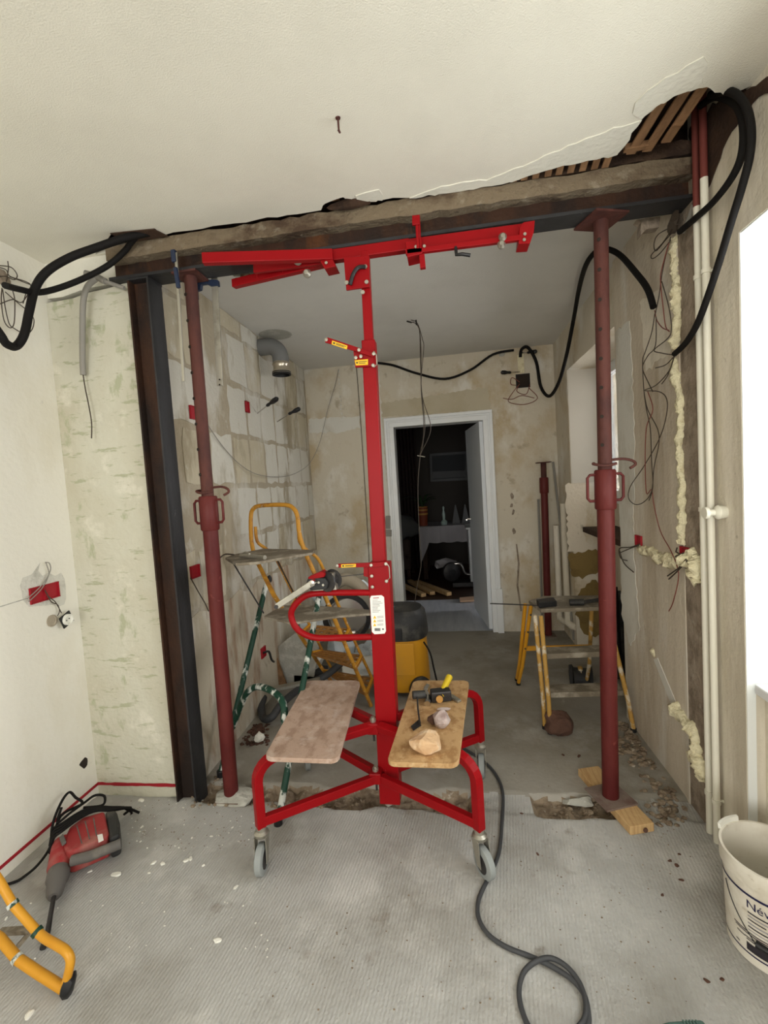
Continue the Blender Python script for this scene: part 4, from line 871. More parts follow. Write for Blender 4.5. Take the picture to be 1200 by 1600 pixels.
for i in range(5): MB().bar(P(1067+i*5,1594,Z=.0915),P(1072+i*5,1604,Z=.0915),.004,.003).build('rib','green_case',gc)

# ------------------------------------------------------------------ tools and stones on the right tray
Zt = TZ
st1 = P(667,1168,Z=Zt); single(MB().rock(P(667,1158,Z=Zt+.038),(.062,.052,.044),311,3,.25),'tan_stone','stone_tan','large tan broken stone at the front of the right chipboard tray','stone',loc=st1)
single(MB().rock(P(690,1124,Z=Zt+.03),(.04,.034,.036),322,3,.3),'grey_stone','stone_grey','smaller grey pink stone behind the tan one on the right tray','stone')
single(MB().rock(P(677,1124,Z=Zt+.018),(.025,.03,.02),325,2,.3),'brown_chip','stone_brown','small brown stone chip tucked beside the grey pink stone','stone')
single(MB().rock(P(693,1108,Z=Zt+.008),(.035,.012,.008),327,2,.2),'flat_chip','stone_grey','flat stone sliver behind the grey pink stone','stone')
hm = thing('club_hammer', P(688,1086,Z=Zt), 'club hammer with black head and yellow handle at the back of the right tray', 'hammer')
MB().tube([P(689,1088,Z=Zt+.03),P(694,1074,Z=Zt+.045),P(702,1058,Z=Zt+.06)],[.014,.014,.016],12).build('handle','hammer_yellow',hm,smooth=True)
a, b2 = P(673,1087,Z=Zt+.028), P(704,1084,Z=Zt+.028)
MB().bar(a,b2,.05,.048).build('head','iron',hm,bevel=.006)
e = P(687,1088,Z=Zt+.028)+Vector((0,-.027,0)); MB().lathe(e,(0,-1,.2),[(0,.016),(.005,.015)],18).build('handle_end','pot2',hm)
single(MB().bar(P(703,1086,Z=Zt+.012),P(718,1096,Z=Zt+.006),.022,.01),'flat_chisel','zinc','short flat chisel under the club hammer on the right tray','chisel',bevel=.002)
tw = thing('trowel', P(655,1095,Z=Zt), 'bent steel masonry trowel at the left edge of the right tray', 'trowel')
MB().tube([P(652,1090,Z=Zt+.03),P(653,1108,Z=Zt+.012),P(656,1130,Z=Zt+.012)],.004,8).build('tang','iron',tw,smooth=True)
MB().prism([P(x,y,Z=Zt+.004) for x,y in ((642,1136),(655,1125),(658,1134),(646,1142))],(0,0,.004)).build('blade','iron',tw)
MB().tube([P(645,1086,Z=Zt+.035),P(664,1085,Z=Zt+.03)],.018,12).build('handle','black_dust',tw,smooth=True)
single(MB().tube([P(669,1072,Z=Zt+.035),P(665,1080,Z=Zt+.025),P(669,1090,Z=Zt+.02),P(668,1100,Z=Zt+.012)],[.014,.012,.012,.015],12,smooth=4),'pipe_fitting','chrome','shiny chrome pipe fitting lying beside the club hammer','pipe fitting',smooth=True)

# ------------------------------------------------------------------ clamps on the beam
def clamp(px_top, px_bot, Y, px_arm, label):
    t = thing('bar_clamp', P(*px_top,Y=Y), label, 'clamp', 'screw clamps on the beam')
    MB().bar(P(*px_top,Y=Y),P(*px_bot,Y=Y),.008,.03 if px_arm else .012,up=(1,0,0)).build('rail','zinc',t,bevel=.001)
    return t
c1 = clamp((275,395),(287,596),1.9,None,'steel clamp with thin rail hanging left of the left prop')
MB().bar(P(271,391,Y=1.9),P(273,410,Y=1.9),.02,.02).bar(P(274,418,Y=1.89),P(279,450,Y=1.89),.016,.014).build('jaw','blue',c1,bevel=.003)
c2 = clamp((335,430),(344,603),2.06,1,'screw clamp with blue jaw and wide rail hanging right of the left prop')
MB().prism([P(x,y,Y=2.05) for x,y in ((306,437),(320,436),(340,437),(341,446),(330,447),(322,443),(314,444),(313,452),(306,454)) ],(0,.02,0)).build('jaw','blue',c2,bevel=.002)
MB().tube([P(308,454,Y=2.06),P(309,468,Y=2.06)],.006,8).build('screw','iron',c2)
hl2 = MB()
for y in (593,601): hl2.lathe(P(343,y,Y=2.05),(0,-1,0),[(0,.004),(.001,.004)],8)
hl2.build('rail_holes','hole',c2)

# ------------------------------------------------------------------ heavy cables
def cable(pts, r, label, m='rubber', name='conduit_cable', n=10, grp='black conduit cables', lo=-1.80, hi=.93, cat='cable'):
    return single(MB().tube([PW(x,y,Y,lo,hi) for x,y,Y in pts],r,n,smooth=6),name,m,label,cat,grp,smooth=True)
cable([(-30,480,1.5),(0,522,1.52),(10,537,1.55),(25,541,1.6),(38,522,1.62),(46,485,1.65),(56,448,1.68),(75,423,1.7),(110,402,1.74),(150,387,1.78),(195,372,1.83),(240,362,1.9)],.0155,'thick black cable looping down the left wall and into the torn ceiling')
cable([(8,446,1.5),(30,452,1.6),(60,457,1.7),(95,449,1.78),(135,433,1.84),(170,414,1.88),(195,392,1.9),(212,372,1.9),(245,360,1.93)],.012,'black cable running level from the left wall sockets to the beam end')
gcb = thing('grey_conduit',P(140,430,Y=1.93),'grey plastic conduit with a dark wire hanging in front of the stub wall','conduit')
MB().tube([PW(150,436,1.93),PW(138,446,1.92),PW(131,465,1.91),PW(129,500,1.92),PW(129,560,1.94),PW(130,586,1.945)],.0125,12,smooth=5).build('conduit','grey_conduit',gcb,smooth=True)
MB().tube([PW(130,586,1.945),PW(133,606,1.945),PW(138,630,1.94),PW(143,660,1.94),PW(143,685,1.94)],.003,6,smooth=4).build('wire','wire_dark',gcb,smooth=True)
single(MB().tube([PW(133,427,1.92),PW(150,432,1.93),PW(165,440,1.93)],.014,10).tube([PW(165,440,1.93),PW(194,450,1.93)],.009,8),'plastic_conduit_stub','grey_conduit','stub of brown conduit sticking out above the stub wall','conduit',smooth=True)
XH = .93
def rc(pts, X): return [P(x,y,X=X) for x,y in pts]
single(MB().tube(rc([(1095,165),(1115,152),(1138,155),(1155,172),(1162,205),(1158,245),(1142,280),(1115,315),(1090,338),(1062,362)],.925),.0112,10,smooth=6),'conduit_cable','rubber','inner black cable curving from the ceiling hole down to the wire bundle at right','cable','black conduit cables',smooth=True)
single(MB().tube(rc([(1110,148),(1140,143),(1162,160),(1173,195),(1172,240),(1160,290),(1143,345),(1125,405),(1107,460),(1090,505),(1072,535),(1054,553)],.91),.0112,10,smooth=6),'conduit_cable','rubber','outer black cable hanging in a long arc across the heating pipes','cable','black conduit cables',smooth=True)
single(MB().tube(rc([(1068,362),(1078,340),(1082,328),(1086,318)],.955),.011,10,smooth=5),'grey_conduit_cable','grey_conduit','grey conduit behind the black cables at the right beam end','cable',smooth=True)
cable([(590,567,4.28),(615,571,4.3),(650,583,4.3),(695,592,4.3),(735,578,4.3),(770,554,4.3),(803,547,4.33)],.011,'black cable sagging across the top of the far wall above the door')
cable([(813,558,4.33),(815,546,4.3),(825,543,4.28),(838,566,4.25),(845,604,4.2),(858,619,4.1),(872,600,3.9),(884,560,3.7),(896,500,3.5),(904,455,3.3),(914,418,3.1),(928,396,2.9),(945,389,2.7),(968,398,2.55),(995,428,2.4),(1012,452,2.3),(1021,480,2.2)],.0135,'black cable looping from the far corner over the right prop',hi=.90)
# thin wires
def wire(pts, r, label, m, name='loose_wire', grp=None, sm=6):
    return single(MB().tube(pts,r,6,smooth=sm),name,m,label,'wire',grp,smooth=True)
wr_ = thing('wire_bundle',P(1030,420,X=.93),'tangle of thin brown and red wires hanging down the right wall','wires')
for i,(m_,pt) in enumerate((('wire_dark',[(1060,350),(1030,365),(1022,380),(1025,392),(1040,375),(1052,362)]),('wire_dark',[(1050,358),(1035,380),(1018,398),(1020,404),(1032,395),(1048,375)]),
    ('wire_dark',[(1048,370),(1040,400),(1034,430),(1030,460),(1024,490)]),('wire_red',[(1045,380),(1034,420),(1032,440),(1036,480),(1040,510),(1046,518)]),('wire_dark',[(1034,440),(1045,480),(1049,515),(1042,530),(1022,547),(1035,552),(1054,555)]),
    ('wire_red',[(1023,485),(1026,500),(1035,512),(1045,516)]),('wire_dark',[(1023,490),(1018,520),(1008,550),(1004,565),(1006,610),(1010,640),(1016,670),(1018,720),(1020,760),(1014,782)]),('wire_dark',[(1025,495),(1024,540),(1012,556),(1004,575),(1014,600),(1020,612)]),
    ('wire_dark',[(1053,556),(1045,580),(1025,602),(1007,610),(1030,612),(1042,625),(1040,655),(1028,690),(1005,730),(985,760),(982,778),(992,788),(1005,785),(1018,768),(1022,730),(1030,680),(1012,640),(1006,610)]),
    ('wire_red',[(1012,612),(1020,640),(1010,668),(1008,720),(1010,770),(1018,765),(1022,790),(1032,830),(1048,860),(1058,885),(1060,905),(1052,940),(1045,955)]),('wire_dark',[(1054,556),(1040,570),(1024,575)]),('wire_dark',[(1054,556),(1044,585),(1034,600)]))):
    MB().tube(rc(pt,.925-.004*(i%4)),.0022,5,smooth=5).build('wire',m_,wr_,smooth=True)
MB().rock(P(1052,352,X=.93),(.02,.05,.05),9,2,.8).build('wire_knot','wire_dark',wr_)
w0 = thing('wire_tangle',PW(10,430,1.5),'tangle of thin dark wires spilling from a hole high on the left wall','wires')
for i,pt in enumerate(([(0,415),(18,418),(27,430),(22,437),(10,432),(0,432)],[(0,418),(10,422),(16,432),(40,440),(48,448),(35,472),(20,468),(0,475)],[(3,450),(2,470),(6,500),(15,512),(22,505),(23,470),(20,455)],[(4,452),(8,480),(14,505),(22,513),(40,522),(50,515),(53,500),(46,488),(30,475),(8,456)],[(12,408),(13,420),(10,440)],[(15,432),(40,442),(50,447),(42,455),(36,474)])):
    MB().tube([P(x,y,X=XL+.022+.006*(i%3)) for x,y in pt],.0022,5,smooth=5).build('wire','wire_dark',w0,smooth=True)
struct(MB().rock(P(2,435,X=XL),(.012,.05,.05),4,2,.5),'chipped_hole','rough',parent=wl)
hw = thing('ceiling_wires',P(645,502,Z=2.608),'bare wires hanging from the far ceiling down past the doorway','wires')
for pt in ([(640,503),(650,506),(656,520),(658,560),(658,610),(662,660),(660,700),(656,712)],[(645,503),(655,515),(657,570),(660,620),(672,660),(671,680),(660,703),(655,712)],[(642,500),(652,505),(660,530),(662,545),(658,600),(664,665),(657,709),(653,760),(655,830),(658,880),(652,915),(647,948)]):
    MB().tube([P(x,y,Y=3.3) for x,y in pt],.0028,5,smooth=5).build('wire','wire_dark',hw,smooth=True)
MB().tube([P(636,502,Y=3.32),P(643,504,Y=3.3)],.006,6).tube([P(650,500,Y=3.3),P(651,508,Y=3.3)],.006,6).build('terminal','black',hw)
MB().tube([P(652,712,Y=3.3),P(664,714,Y=3.3)],.004,6).build('terminal','zinc',hw)
wire([P(529,577,Y=4.34),P(524,600,Y=4.32),P(512,640,Y=4.3),P(500,690,Y=4.2),P(485,722,Y=4.0),P(465,738,Y=3.7),P(440,745,Y=3.4),P(405,742,Y=3.0),P(378,728,Y=2.8),P(350,700,Y=2.6),P(322,660,Y=2.4)],.0025,'thin grey wire sagging in front of the left block wall','grey_conduit')
wire([P(557,574,Y=4.34),P(565,680,Y=4.34),P(572,790,Y=4.34),P(577,880,Y=4.34)],.003,'thin straight cord hanging beside the red mast on the far wall','wire_dark',name='hanging_cord')

# ------------------------------------------------------------------ wall details
# socket boxes
def sbox(c, ux, uy, w_, h_, nrm, label, m='socket_red', n=1):
    t = thing('socket_box', c, label, 'socket', 'red socket boxes')
    g = MB(); ux = Vector(ux); uy = Vector(uy); nrm = Vector(nrm); c = Vector(c)
    for k in range(n):
        cc = c+ux*w_*(k-(n-1)/2)
        for a, b2 in ((-1,0),(1,0),(0,-1),(0,1)):
            if a: g.bar(cc+ux*a*w_*.46-uy*h_/2+nrm*.003, cc+ux*a*w_*.46+uy*h_/2+nrm*.003, .004,.012,up=nrm)
            else: g.bar(cc+uy*b2*h_*.48-ux*w_/2+nrm*.003, cc+uy*b2*h_*.48+ux*w_/2+nrm*.003, .004,.012,up=nrm)
    g.build('rim',m,t)
    MB().prism([c-ux*w_*n/2-uy*h_/2, c+ux*w_*n/2-uy*h_/2, c+ux*w_*n/2+uy*h_/2, c-ux*w_*n/2+uy*h_/2],nrm*.0015).build('back',m,t)
    return t
c = P(69,926,X=XL)
s1 = sbox(c,(0,1,0),(0,0,1),.075,.07,(1,0,0),'double red socket box in the left wall with wires sticking out',n=2)
for pt in ([(42,936),(60,920),(72,905),(79,890),(77,880),(72,879)],[(45,940),(65,920),(76,898),(73,883),(71,878)],[(70,922),(76,932),(86,940),(92,950),(96,958)],[(72,925),(80,940),(90,945),(93,955),(90,962)]):
    MB().tube([P(x,y,X=XL+.02) for x,y in pt],.0022,6,smooth=5).build('wire','grey_conduit' if pt[0][0]<60 else 'wire_dark',s1,smooth=True)
for pp in ([(30,915),(35,902),(48,895),(60,880),(66,900),(95,895),(105,915),(100,945),(60,950),(45,948),(38,935)],):
    struct(MB().prism(jagpoly([P(x,y,X=XL) for x,y in pp],.012,9,.03),(.001,0,0)),'filler_patch','filler_soft',parent=wl)
so = thing('socket_insert',P(103,969,X=XL+.03),'white round socket insert on a black frame dangling below the double red box','socket')
c = P(103,968,X=XL+.03); u = Vector((0,.92,.35)); v = Vector((0,-.35,.92))
MB().prism([c-u*.032-v*.03,c+u*.032-v*.03,c+u*.032+v*.03,c-u*.032+v*.03],(.006,0,0)).build('frame','black',so,bevel=.002)
MB().lathe(c+Vector((.006,0,0)),(1,0,0),[(0,.026),(.012,.025),(.012,.020),(.004,.019),(.004,.0)],26,cap=False).build('insert','white_plastic',so,smooth=True)
ph = MB()
for sg in (-1,1): ph.lathe(c+Vector((.0105,0,0))+u*.008*sg,(1,0,0),[(0,.003),(.001,.003)],8)
ph.build('pin_holes','hole',so)
struct(MB().lathe(P(80,970,X=XL-.002),(1,0,0),[(0,.026),(.006,.028),(.006,.022),(.003,.02),(.003,0)],20,cap=False),'conduit_hole','beige_hose',parent=wl)
struct(MB().rock(P(131,1192,X=XL),(.004,.026,.03),8,2,.3),'chipped_hole','hole',parent=wl)
struct(MB().bar(P(0,948,X=XL),P(42,935,X=XL),.003,.004),'crack','plaster_dirt',parent=wl)
c = P(304,893,X=XF+.004)
s2 = sbox(c,(0,1,0),(0,0,1),.085,.065,(1,0,0),'red socket box beside the steel column with a black wire hanging from it',n=1)
MB().tube([P(298,903,X=XF+.02),P(310,925,X=XF+.05),P(320,942,X=XF+.06),P(326,955,X=XF+.06)],.003,6,smooth=4).build('wire','wire_dark',s2,smooth=True)
s3 = sbox(P(411,1019,X=XF+.006),(0,1,0),(0,0,1),.07,.07,(1,0,0),'small red socket box low on the block wall behind the green ladder leg')
MB().tube([P(412,1020,X=XF+.02),P(420,1018,X=XF+.04),P(424,1030,X=XF+.05),P(428,1034,X=XF+.05)],.008,6,smooth=3).build('wire','black',s3,smooth=True)
sbox(P(386,636,X=XF+.008),(0,1,0),(0,0,1),.05,.075,(1,0,0),'narrow red socket box high on the block wall left of the screwdrivers')
sbox(P(302,645,X=XF+.008),(0,1,0),(0,0,1),.07,.07,(1,0,0),'red socket box half hidden behind the left prop')
s4 = sbox(P(999,846,X=.953),(0,1,0),(0,0,1),.075,.062,(-1,0,0),'red socket box on the right pier above the foam seam')
for pt in ([(1000,850),(985,855),(968,857),(970,872),(980,876)],[(998,852),(982,858),(968,864)],[(968,860),(975,880),(990,894)]): MB().tube([P(x,y,X=.93) for x,y in pt],.003,6,smooth=4).build('wire','wire_dark',s4,smooth=True)
s5 = sbox(P(1072,868,X=.952),(0,1,0),(0,0,1),.075,.07,(-1,0,0),'red socket box in the raw strip beside the foam blob')
for pt in ([(1072,874),(1060,888),(1043,900)],[(1074,876),(1058,893),(1045,905)],[(1066,868),(1056,862),(1058,856)],[(1068,864),(1058,868),(1055,870)]): MB().tube([P(x,y,X=.92) for x,y in pt],.003,6).build('wire','wire_dark',s5,smooth=True)
jb = thing('junction_box',P(817,595,Y=YF),'black square junction box high on the far wall with looped wires','junction box')
c = P(817,595,Y=YF)
MB().box((c.x-.055,c.y-.012,c.z-.055),(c.x+.055,c.y,c.z+.055)).build('box','hole',jb)
MB().box((c.x-.062,c.y-.004,c.z-.062),(c.x+.062,c.y,c.z+.062)).build('rim','black',jb)
for pt in ([(812,600),(800,615),(795,628),(820,632),(840,622),(826,606)],[(810,603),(808,612),(822,616),(828,600)],[(812,597),(800,590),(798,600),(806,602)],[(786,622),(800,624),(815,618),(835,622)]): MB().tube([P(x,y,Y=YF-.02) for x,y in pt],.0032,5,smooth=4).build('wire','wire_red',jb,smooth=True)
struct(MB().prism([P(x,y,Y=YF) for x,y in ((808,555),(818,553),(819,582),(810,583))],(0,-.004,0)),'filled_chase','foam',parent=wfr)
struct(MB().rock(P(784,553,Y=YF),(.03,.006,.03),17,2,.3),'filler_patch','plaster_dirt',parent=wfr)
def sdriver(tip, neck, end, label, r=.018):
    t = thing('screwdriver', tip, label, 'screwdriver', 'screwdrivers stuck in the walls')
    MB().tube([tip,neck],.0045,8).build('blade','chrome',t,smooth=True)
    d = end-neck; L3 = d.length
    MB().lathe(neck,d,[(0,r*.5),(L3*.12,r*.7),(L3*.3,r*.55),(L3*.6,r),(L3*.9,r*.95),(L3,r*.5)],12).build('handle','black',t,smooth=True)
sdriver(P(402,646,X=XF+.005),P(417,634,X=XF+.11),P(434,622,X=XF+.21),'left screwdriver stuck in the block wall below the exhaust elbow')
sdriver(P(433,659,X=XF+.005),P(451,647,X=XF+.11),P(469,638,X=XF+.21),'right screwdriver stuck in the block wall below the exhaust elbow')
sdriver(P(812,581,Y=YF-.01),P(798,582,Y=YF-.06),P(783,582,Y=YF-.1),'screwdriver stuck in the far wall beside the junction box')
sdriver(P(815,551,Y=YF-.03),P(824,551,Y=YF-.05),P(839,549,Y=YF-.1),'screwdriver at the top of the far wall behind the black cable')
# exhaust elbow
ex = thing('exhaust_elbow',P(412,535,X=XF),'grey exhaust elbow with a metal sleeve poking from the top of the block wall','duct')
e0, e1 = P(405,535,X=XF+.0), None
yb = e0.y; ctr = Vector((XF+.10,yb,2.42))
arc = [Vector((XF-.02,yb,2.53))]+[Vector((XF+.065+.09*math.sin(t),yb,2.44+.09*math.cos(t))) for t in [i*PI/16 for i in range(9)]]+[Vector((XF+.155,yb,2.40))]
MB().tube(arc,.060,20).build('elbow','duct_grey',ex,smooth=True)
MB().lathe((XF+.155,yb,2.41),(0,0,-1),[(0,.058),(.02,.066),(.035,.058),(.055,.060),(.085,.07),(.085,.06),(.02,.055)],24,cap=False).build('sleeve','duct_metal',ex,smooth=True)
MB().lathe((XF+.155,yb,2.335),(0,0,-1),[(0,.069),(.022,.069),(.022,.06),(-.04,.055),(-.04,.0)],24,cap=False).build('gasket','black',ex,smooth=True)
struct(MB().lathe((XF+.13,yb,2.609),(0,0,-1),[(0,.12),(.003,.11)],16),'ceiling_stain','plaster_dirt')
# white chain
ch = MB()
for i in range(13):
    y = 580+i*6.6; x = 529+i*.45+.8*math.sin(i*2)
    ch.rock(P(x,y,Y=YF-.008),(.008,.006,.016),i,1,.5)
struct(ch,'filled_groove','white_band',parent=wfr)
# ceiling hook
hk = thing('ceiling_hook',P(528,184,Z=2.6),'small rusty hook screwed into the near ceiling','hook')
h0 = P(528,184,Z=2.6); MB().tube([h0,h0+Vector((0,0,-.035)),h0+Vector((.004,-.006,-.048)),h0+Vector((.0,-.012,-.044))],.0032,8).build('shank','prop_rust',hk,smooth=True)
MB().lathe(h0,(0,0,-1),[(0,.008),(.003,.007)],12).build('washer','prop_rust',hk)
# switch remains beside the door
sd = thing('switch_plate',P(603,822,Y=YF-.04),'broken light switch mount half hidden behind the red mast','switch')
for q in (((580,805),(592,822)),((580,826),(592,838)),((603,806),(610,826)),((600,828),(612,838))): MB().prism([P(q[0][0],q[0][1],Y=YF-.04),P(q[1][0],q[0][1],Y=YF-.04),P(q[1][0],q[1][1],Y=YF-.04),P(q[0][0],q[1][1],Y=YF-.04)],(0,-.01,0)).build('bracket','grey_conduit',sd)
MB().prism([P(x,y,Y=YF-.05) for x,y in ((597,808),(601,808),(602,820),(597,820))],(0,-.01,0)).build('terminal','prop',sd)
# heating pipes
for i,(xt,yt,xb,yb2,z,Yv,lab) in enumerate(((1089,250,1113,1300,0,1.895,'left white heating pipe running down the right wall'),(1103,238,1118,1318,0,1.845,'right white heating pipe nearest the window'))):
    t = thing('heating_pipe',(.945,Yv,0),lab,'pipe','white heating pipes')
    ztop = 2.40 if i==0 else 2.47
    MB().tube([(.945,Yv,-.01),(.945,Yv,ztop)],.0125,14).build('pipe','pipe',t,smooth=True)
    MB().tube([(.945,Yv,ztop),(.945,Yv,2.78)],.0122,14).build('pipe_end','pipe_primer',t,smooth=True)
    for zz in (2.15,1.29,.165):
        MB().tube([(.945,Yv,zz),(.975,Yv,zz)],.006,8).lathe((.945,Yv,zz-.008),(0,0,1),[(0,.016),(.016,.016)],14).build('pipe_clip','pipe',t,smooth=True)
kn = single(MB().lathe((.945,1.80,1.285),(-1,0,0),[(-.03,.022),(0,.026),(.008,.02),(.012,.012),(.03,.012),(.034,.022),(.045,.02)],16).tube([(.945,1.9,1.285),(.945,1.80,1.285)],.006,8),'pipe_bracket','pipe','round white wall bracket beside the heating pipes','bracket',smooth=True)
# foam seams
def foam(px, r, seed, label, X=.953, name='foam_seam'):
    pts = spline([P(x,y,X=X) for x,y in px], 8)
    L_ = [pts[0]]
    for a, b2 in zip(pts, pts[1:]):
        n_ = max(1, int((b2-a).length/.007))
        L_ += [a.lerp(b2,(k+1)/n_) for k in range(n_)]
    g = MB().tube(L_, r, 12)
    out = []
    for i, v in enumerate(g.v):
        c = L_[min(i//12, len(L_)-1)]; d = v-c
        k = 1.05+.8*noise.noise(v*24+Vector((seed,0,0)))+.7*noise.noise(v*60+Vector((0,seed,0)))+.4*noise.noise(v*140)
        out.append(c+d*max(.25,k))
    g.v = out
    return single(g, name, 'foam', label, 'foam', smooth=70)
foam([(1053,372),(1055,420),(1058,470),(1058,520),(1055,545)],.017,1,'upper foam seam above the end of the long black cable')
foam([(1054,562),(1060,600),(1064,640),(1062,690),(1065,740),(1067,790),(1066,850)],.016,2,'tall foam seam between the black cable end and the red socket box')
foam([(1000,856),(1018,862),(1035,872),(1052,876),(1064,878)],.022,3,'sloping foam seam joining the two red socket boxes of the right wall')
foam([(1076,868),(1084,875),(1090,888),(1086,902)],.036,4,'bulging foam blob behind the heating pipes',name='foam_blob')
foam([(1058,1108),(1072,1125),(1085,1150),(1090,1180),(1098,1205),(1102,1222)],.028,5,'thick foam seam low on the right wall running down to the pipes')
single(MB().rock(P(1021,1019,X=.954),(.014,.02,.026),33,2,.5),'foam_plug','foam','small round foam plug alone on the right pier','foam')
struct(MB().prism([P(x,y,X=.954) for x,y in ((1022,1030),(1028,1028),(1058,1100),(1056,1118))],(-.003,0,0)),'filled_chase','white_band')
# things leaning in the far corner
for i,(a_,b_) in enumerate((((841,780),(848,985)),((864,722),(897,1000)))):
    single(MB().tube([P(*a_,Y=4.3),P(*b_,Z=.005) if i==0 else P(b_[0],b_[1],Y=4.0)],.010,8),'leaning_rod','grey_conduit',('short grey rod leaning on the far wall left of the unused prop','long grey rod leaning in the corner right of the unused prop')[i],'rod','rods leaning in the far corner',smooth=True)
for i,(x,y) in enumerate(((.90,4.20),(.935,4.06))):
    t = thing('corner_pipe',(x,y,0),('left plastered pipe low in the far right corner','right plastered pipe low in the far right corner')[i],'pipe','plastered corner pipes')
    MB().tube([(x,y,.2),(x,y,1.0+.2*i)],.026,14).build('pipe','pier',t,smooth=True)
    MB().tube([(x,y,.2),(x,y-.01,.17),(x+.02,y-.05,.155),(x+.05,y-.1,.155)],.03,12).build('elbow','pier',t,smooth=True)
cb_ = thing('cable_group',(1.1,3.2,.05),'dark old cables and pipes running down under the far window','cables')
for k in range(5): MB().tube([P(952+k*5,905+k*6,X=1.05+.03*k),P(955+k*5,960,X=1.05+.03*k),P(960+k*4,1010,X=1.05+.03*k),P(962+k*4,1060,X=1.05+.03*k)],.012,8,smooth=4).build('cable','black_dust' if k%2 else 'rubber',cb_,smooth=True)

# ------------------------------------------------------------------ room beyond
tb = thing('side_table',(.0,6.9,0),'table under a pale cloth in the dark room beyond the door','table')
ta = P(655,824,Y=6.75); tbx = P(745,822,Y=6.75); z = ta.z
MB().box((ta.x,6.75,z-.03),(tbx.x+.3,7.5,z)).build('table_top','dark_wood',tb)
for x in (ta.x+.06,tbx.x+.25):
    for y in (6.8,7.45): MB().box((x-.03,y-.03,0),(x+.03,y+.03,z-.03)).build('leg','dark_wood',tb)
cl = MB(); n = 40
top = [(ta.x-.01)+(tbx.x+.31-ta.x)*i/n for i in range(n+1)]
for i,x in enumerate(top):
    dp = .24+.006*math.sin(i*.9); yy = 6.735+.012*math.sin(i*1.7)
    if i < 5: dp = .55-.06*i
    cl.v += [Vector((x,7.5,z+.004)),Vector((x,6.745,z+.006)),Vector((x,yy,z-dp))]
for i in range(n): cl.f += [(3*i,3*i+3,3*i+4,3*i+1),(3*i+1,3*i+4,3*i+5,3*i+2)]
single(cl,'tablecloth','cloth','pale cloth draped over the table in the dark room','tablecloth',smooth=True)
pp = P(662,822,Y=6.95); pp.z = z
pt_ = thing('potted_plant',pp,'leafy plant in a striped orange pot on the cloth-covered table','plant')
MB().lathe(pp,(0,0,1),[(0,.06),(.28,.075),(.28,.065)],20).build('pot','pot',pt_,smooth=True)
for h in (.17,.23,.27): MB().lathe(pp+Vector((0,0,h)),(0,0,1),[(0,.0735),(.025,.076)],20).build('pot_band','pot2',pt_)
for k in range(11):
    a = k*.571; l_ = .22+.06*(k%3)
    q = [pp+Vector((0,0,.28)),pp+Vector((math.cos(a)*l_*.4,math.sin(a)*l_*.3,.28+l_*.5)),pp+Vector((math.cos(a)*l_,math.sin(a)*l_*.6,.28+l_*.55-.05*(k%2)))]
    g = MB(); sdv = Vector((-math.sin(a),math.cos(a),.3))*.018
    for t0, wd in zip(spline(q,4),(.2,.5,.8,1,1,.9,.7,.4,.1)): g.v += [t0-sdv*wd,t0+sdv*wd]
    g.f = [(2*i,2*i+1,2*i+3,2*i+2) for i in range(len(g.v)//2-1)]; g.build('leaf','leaf',pt_)
bp_ = P(694,818,Y=6.9); bp_.z = z+.005
single(MB().lathe(bp_,(0,0,1),[(0,.045),(.05,.05),(.08,.02),(.16,.025),(.22,.012),(.26,.018),(.28,.006)],16),'glass_bottle','glass_g','pale glass bottle standing on the cloth-covered table','bottle',smooth=True)
for i,(x,y) in enumerate(((712,800),(727,800))):
    q = P(x,y,Y=7.1); q.z = z+.005
    single(MB().lathe(q,(0,0,1),[(0,.075),(.02,.08),(.28,.01)],4),'white_sail_ornament','canvas2',('left pale sail ornament on the dark table','right pale sail ornament on the dark table, nearest the door leaf')[i],'ornament','sail ornaments')
pc = thing('framed_picture',P(700,728,Y=7.98),'dark framed picture on the wall of the room beyond','picture')
c4 = [P(x,y,Y=7.98) for x,y in ((671,709),(729,705),(730,750),(673,753))]
MB().prism(c4,(0,-.03,0)).build('frame','black',pc)
ins = [P(x,y,Y=7.945) for x,y in ((675,713),(727,709),(727,746),(676,749))]
MB().prism(ins,(0,-.003,0)).build('canvas','canvas',pc)
MB().prism([P(x,y,Y=7.94) for x,y in ((676,737),(727,735),(727,745),(676,748))],(0,-.002,0)).build('canvas_foreground','canvas2',pc)
cu_ = MB(); 
x0_, x1_ = P(608,700,Y=7.8).x, P(650,700,Y=7.8).x
for i in range(49):
    x = x0_+(x1_-x0_)*i/48; yy = 7.8+.04*math.sin(i*1.05)
    cu_.v += [Vector((x,yy,-.012)),Vector((x,yy,2.4))]
cu_.f = [(2*i,2*i+2,2*i+3,2*i+1) for i in range(48)]
single(cu_,'curtain','curtain','dark brown pleated curtain in the room beyond the door','curtain',smooth=True)
ac = thing('armchair',(-.6,6.9,0),'armchair covered with a pale sheet left of the table in the dark room','armchair')
a0 = P(606,800,Y=6.9); a1 = P(640,800,Y=6.9)
MB().box((a0.x-.3,6.7,.15),(a1.x,7.4,.42)).build('seat','curtain',ac,bevel=.05,seg=3)
MB().box((a0.x-.3,7.2,.4),(a1.x,7.45,.98)).build('backrest','curtain',ac,bevel=.06,seg=3)
MB().rock((a1.x-.2,7.15,.80),(.28,.16,.24),91,3,.7).build('sheet','canvas2',ac,smooth=True)
MB().box((a1.x-.12,6.7,.3),(a1.x,7.3,.62)).build('armrest','curtain',ac,bevel=.04,seg=3)
for k,(x,y) in enumerate(((a0.x-.25,6.75),(a1.x-.05,6.75),(a0.x-.25,7.38),(a1.x-.05,7.38))): MB().box((x-.025,y-.025,-.01),(x+.025,y+.025,.16)).build('leg','dark_wood',ac)
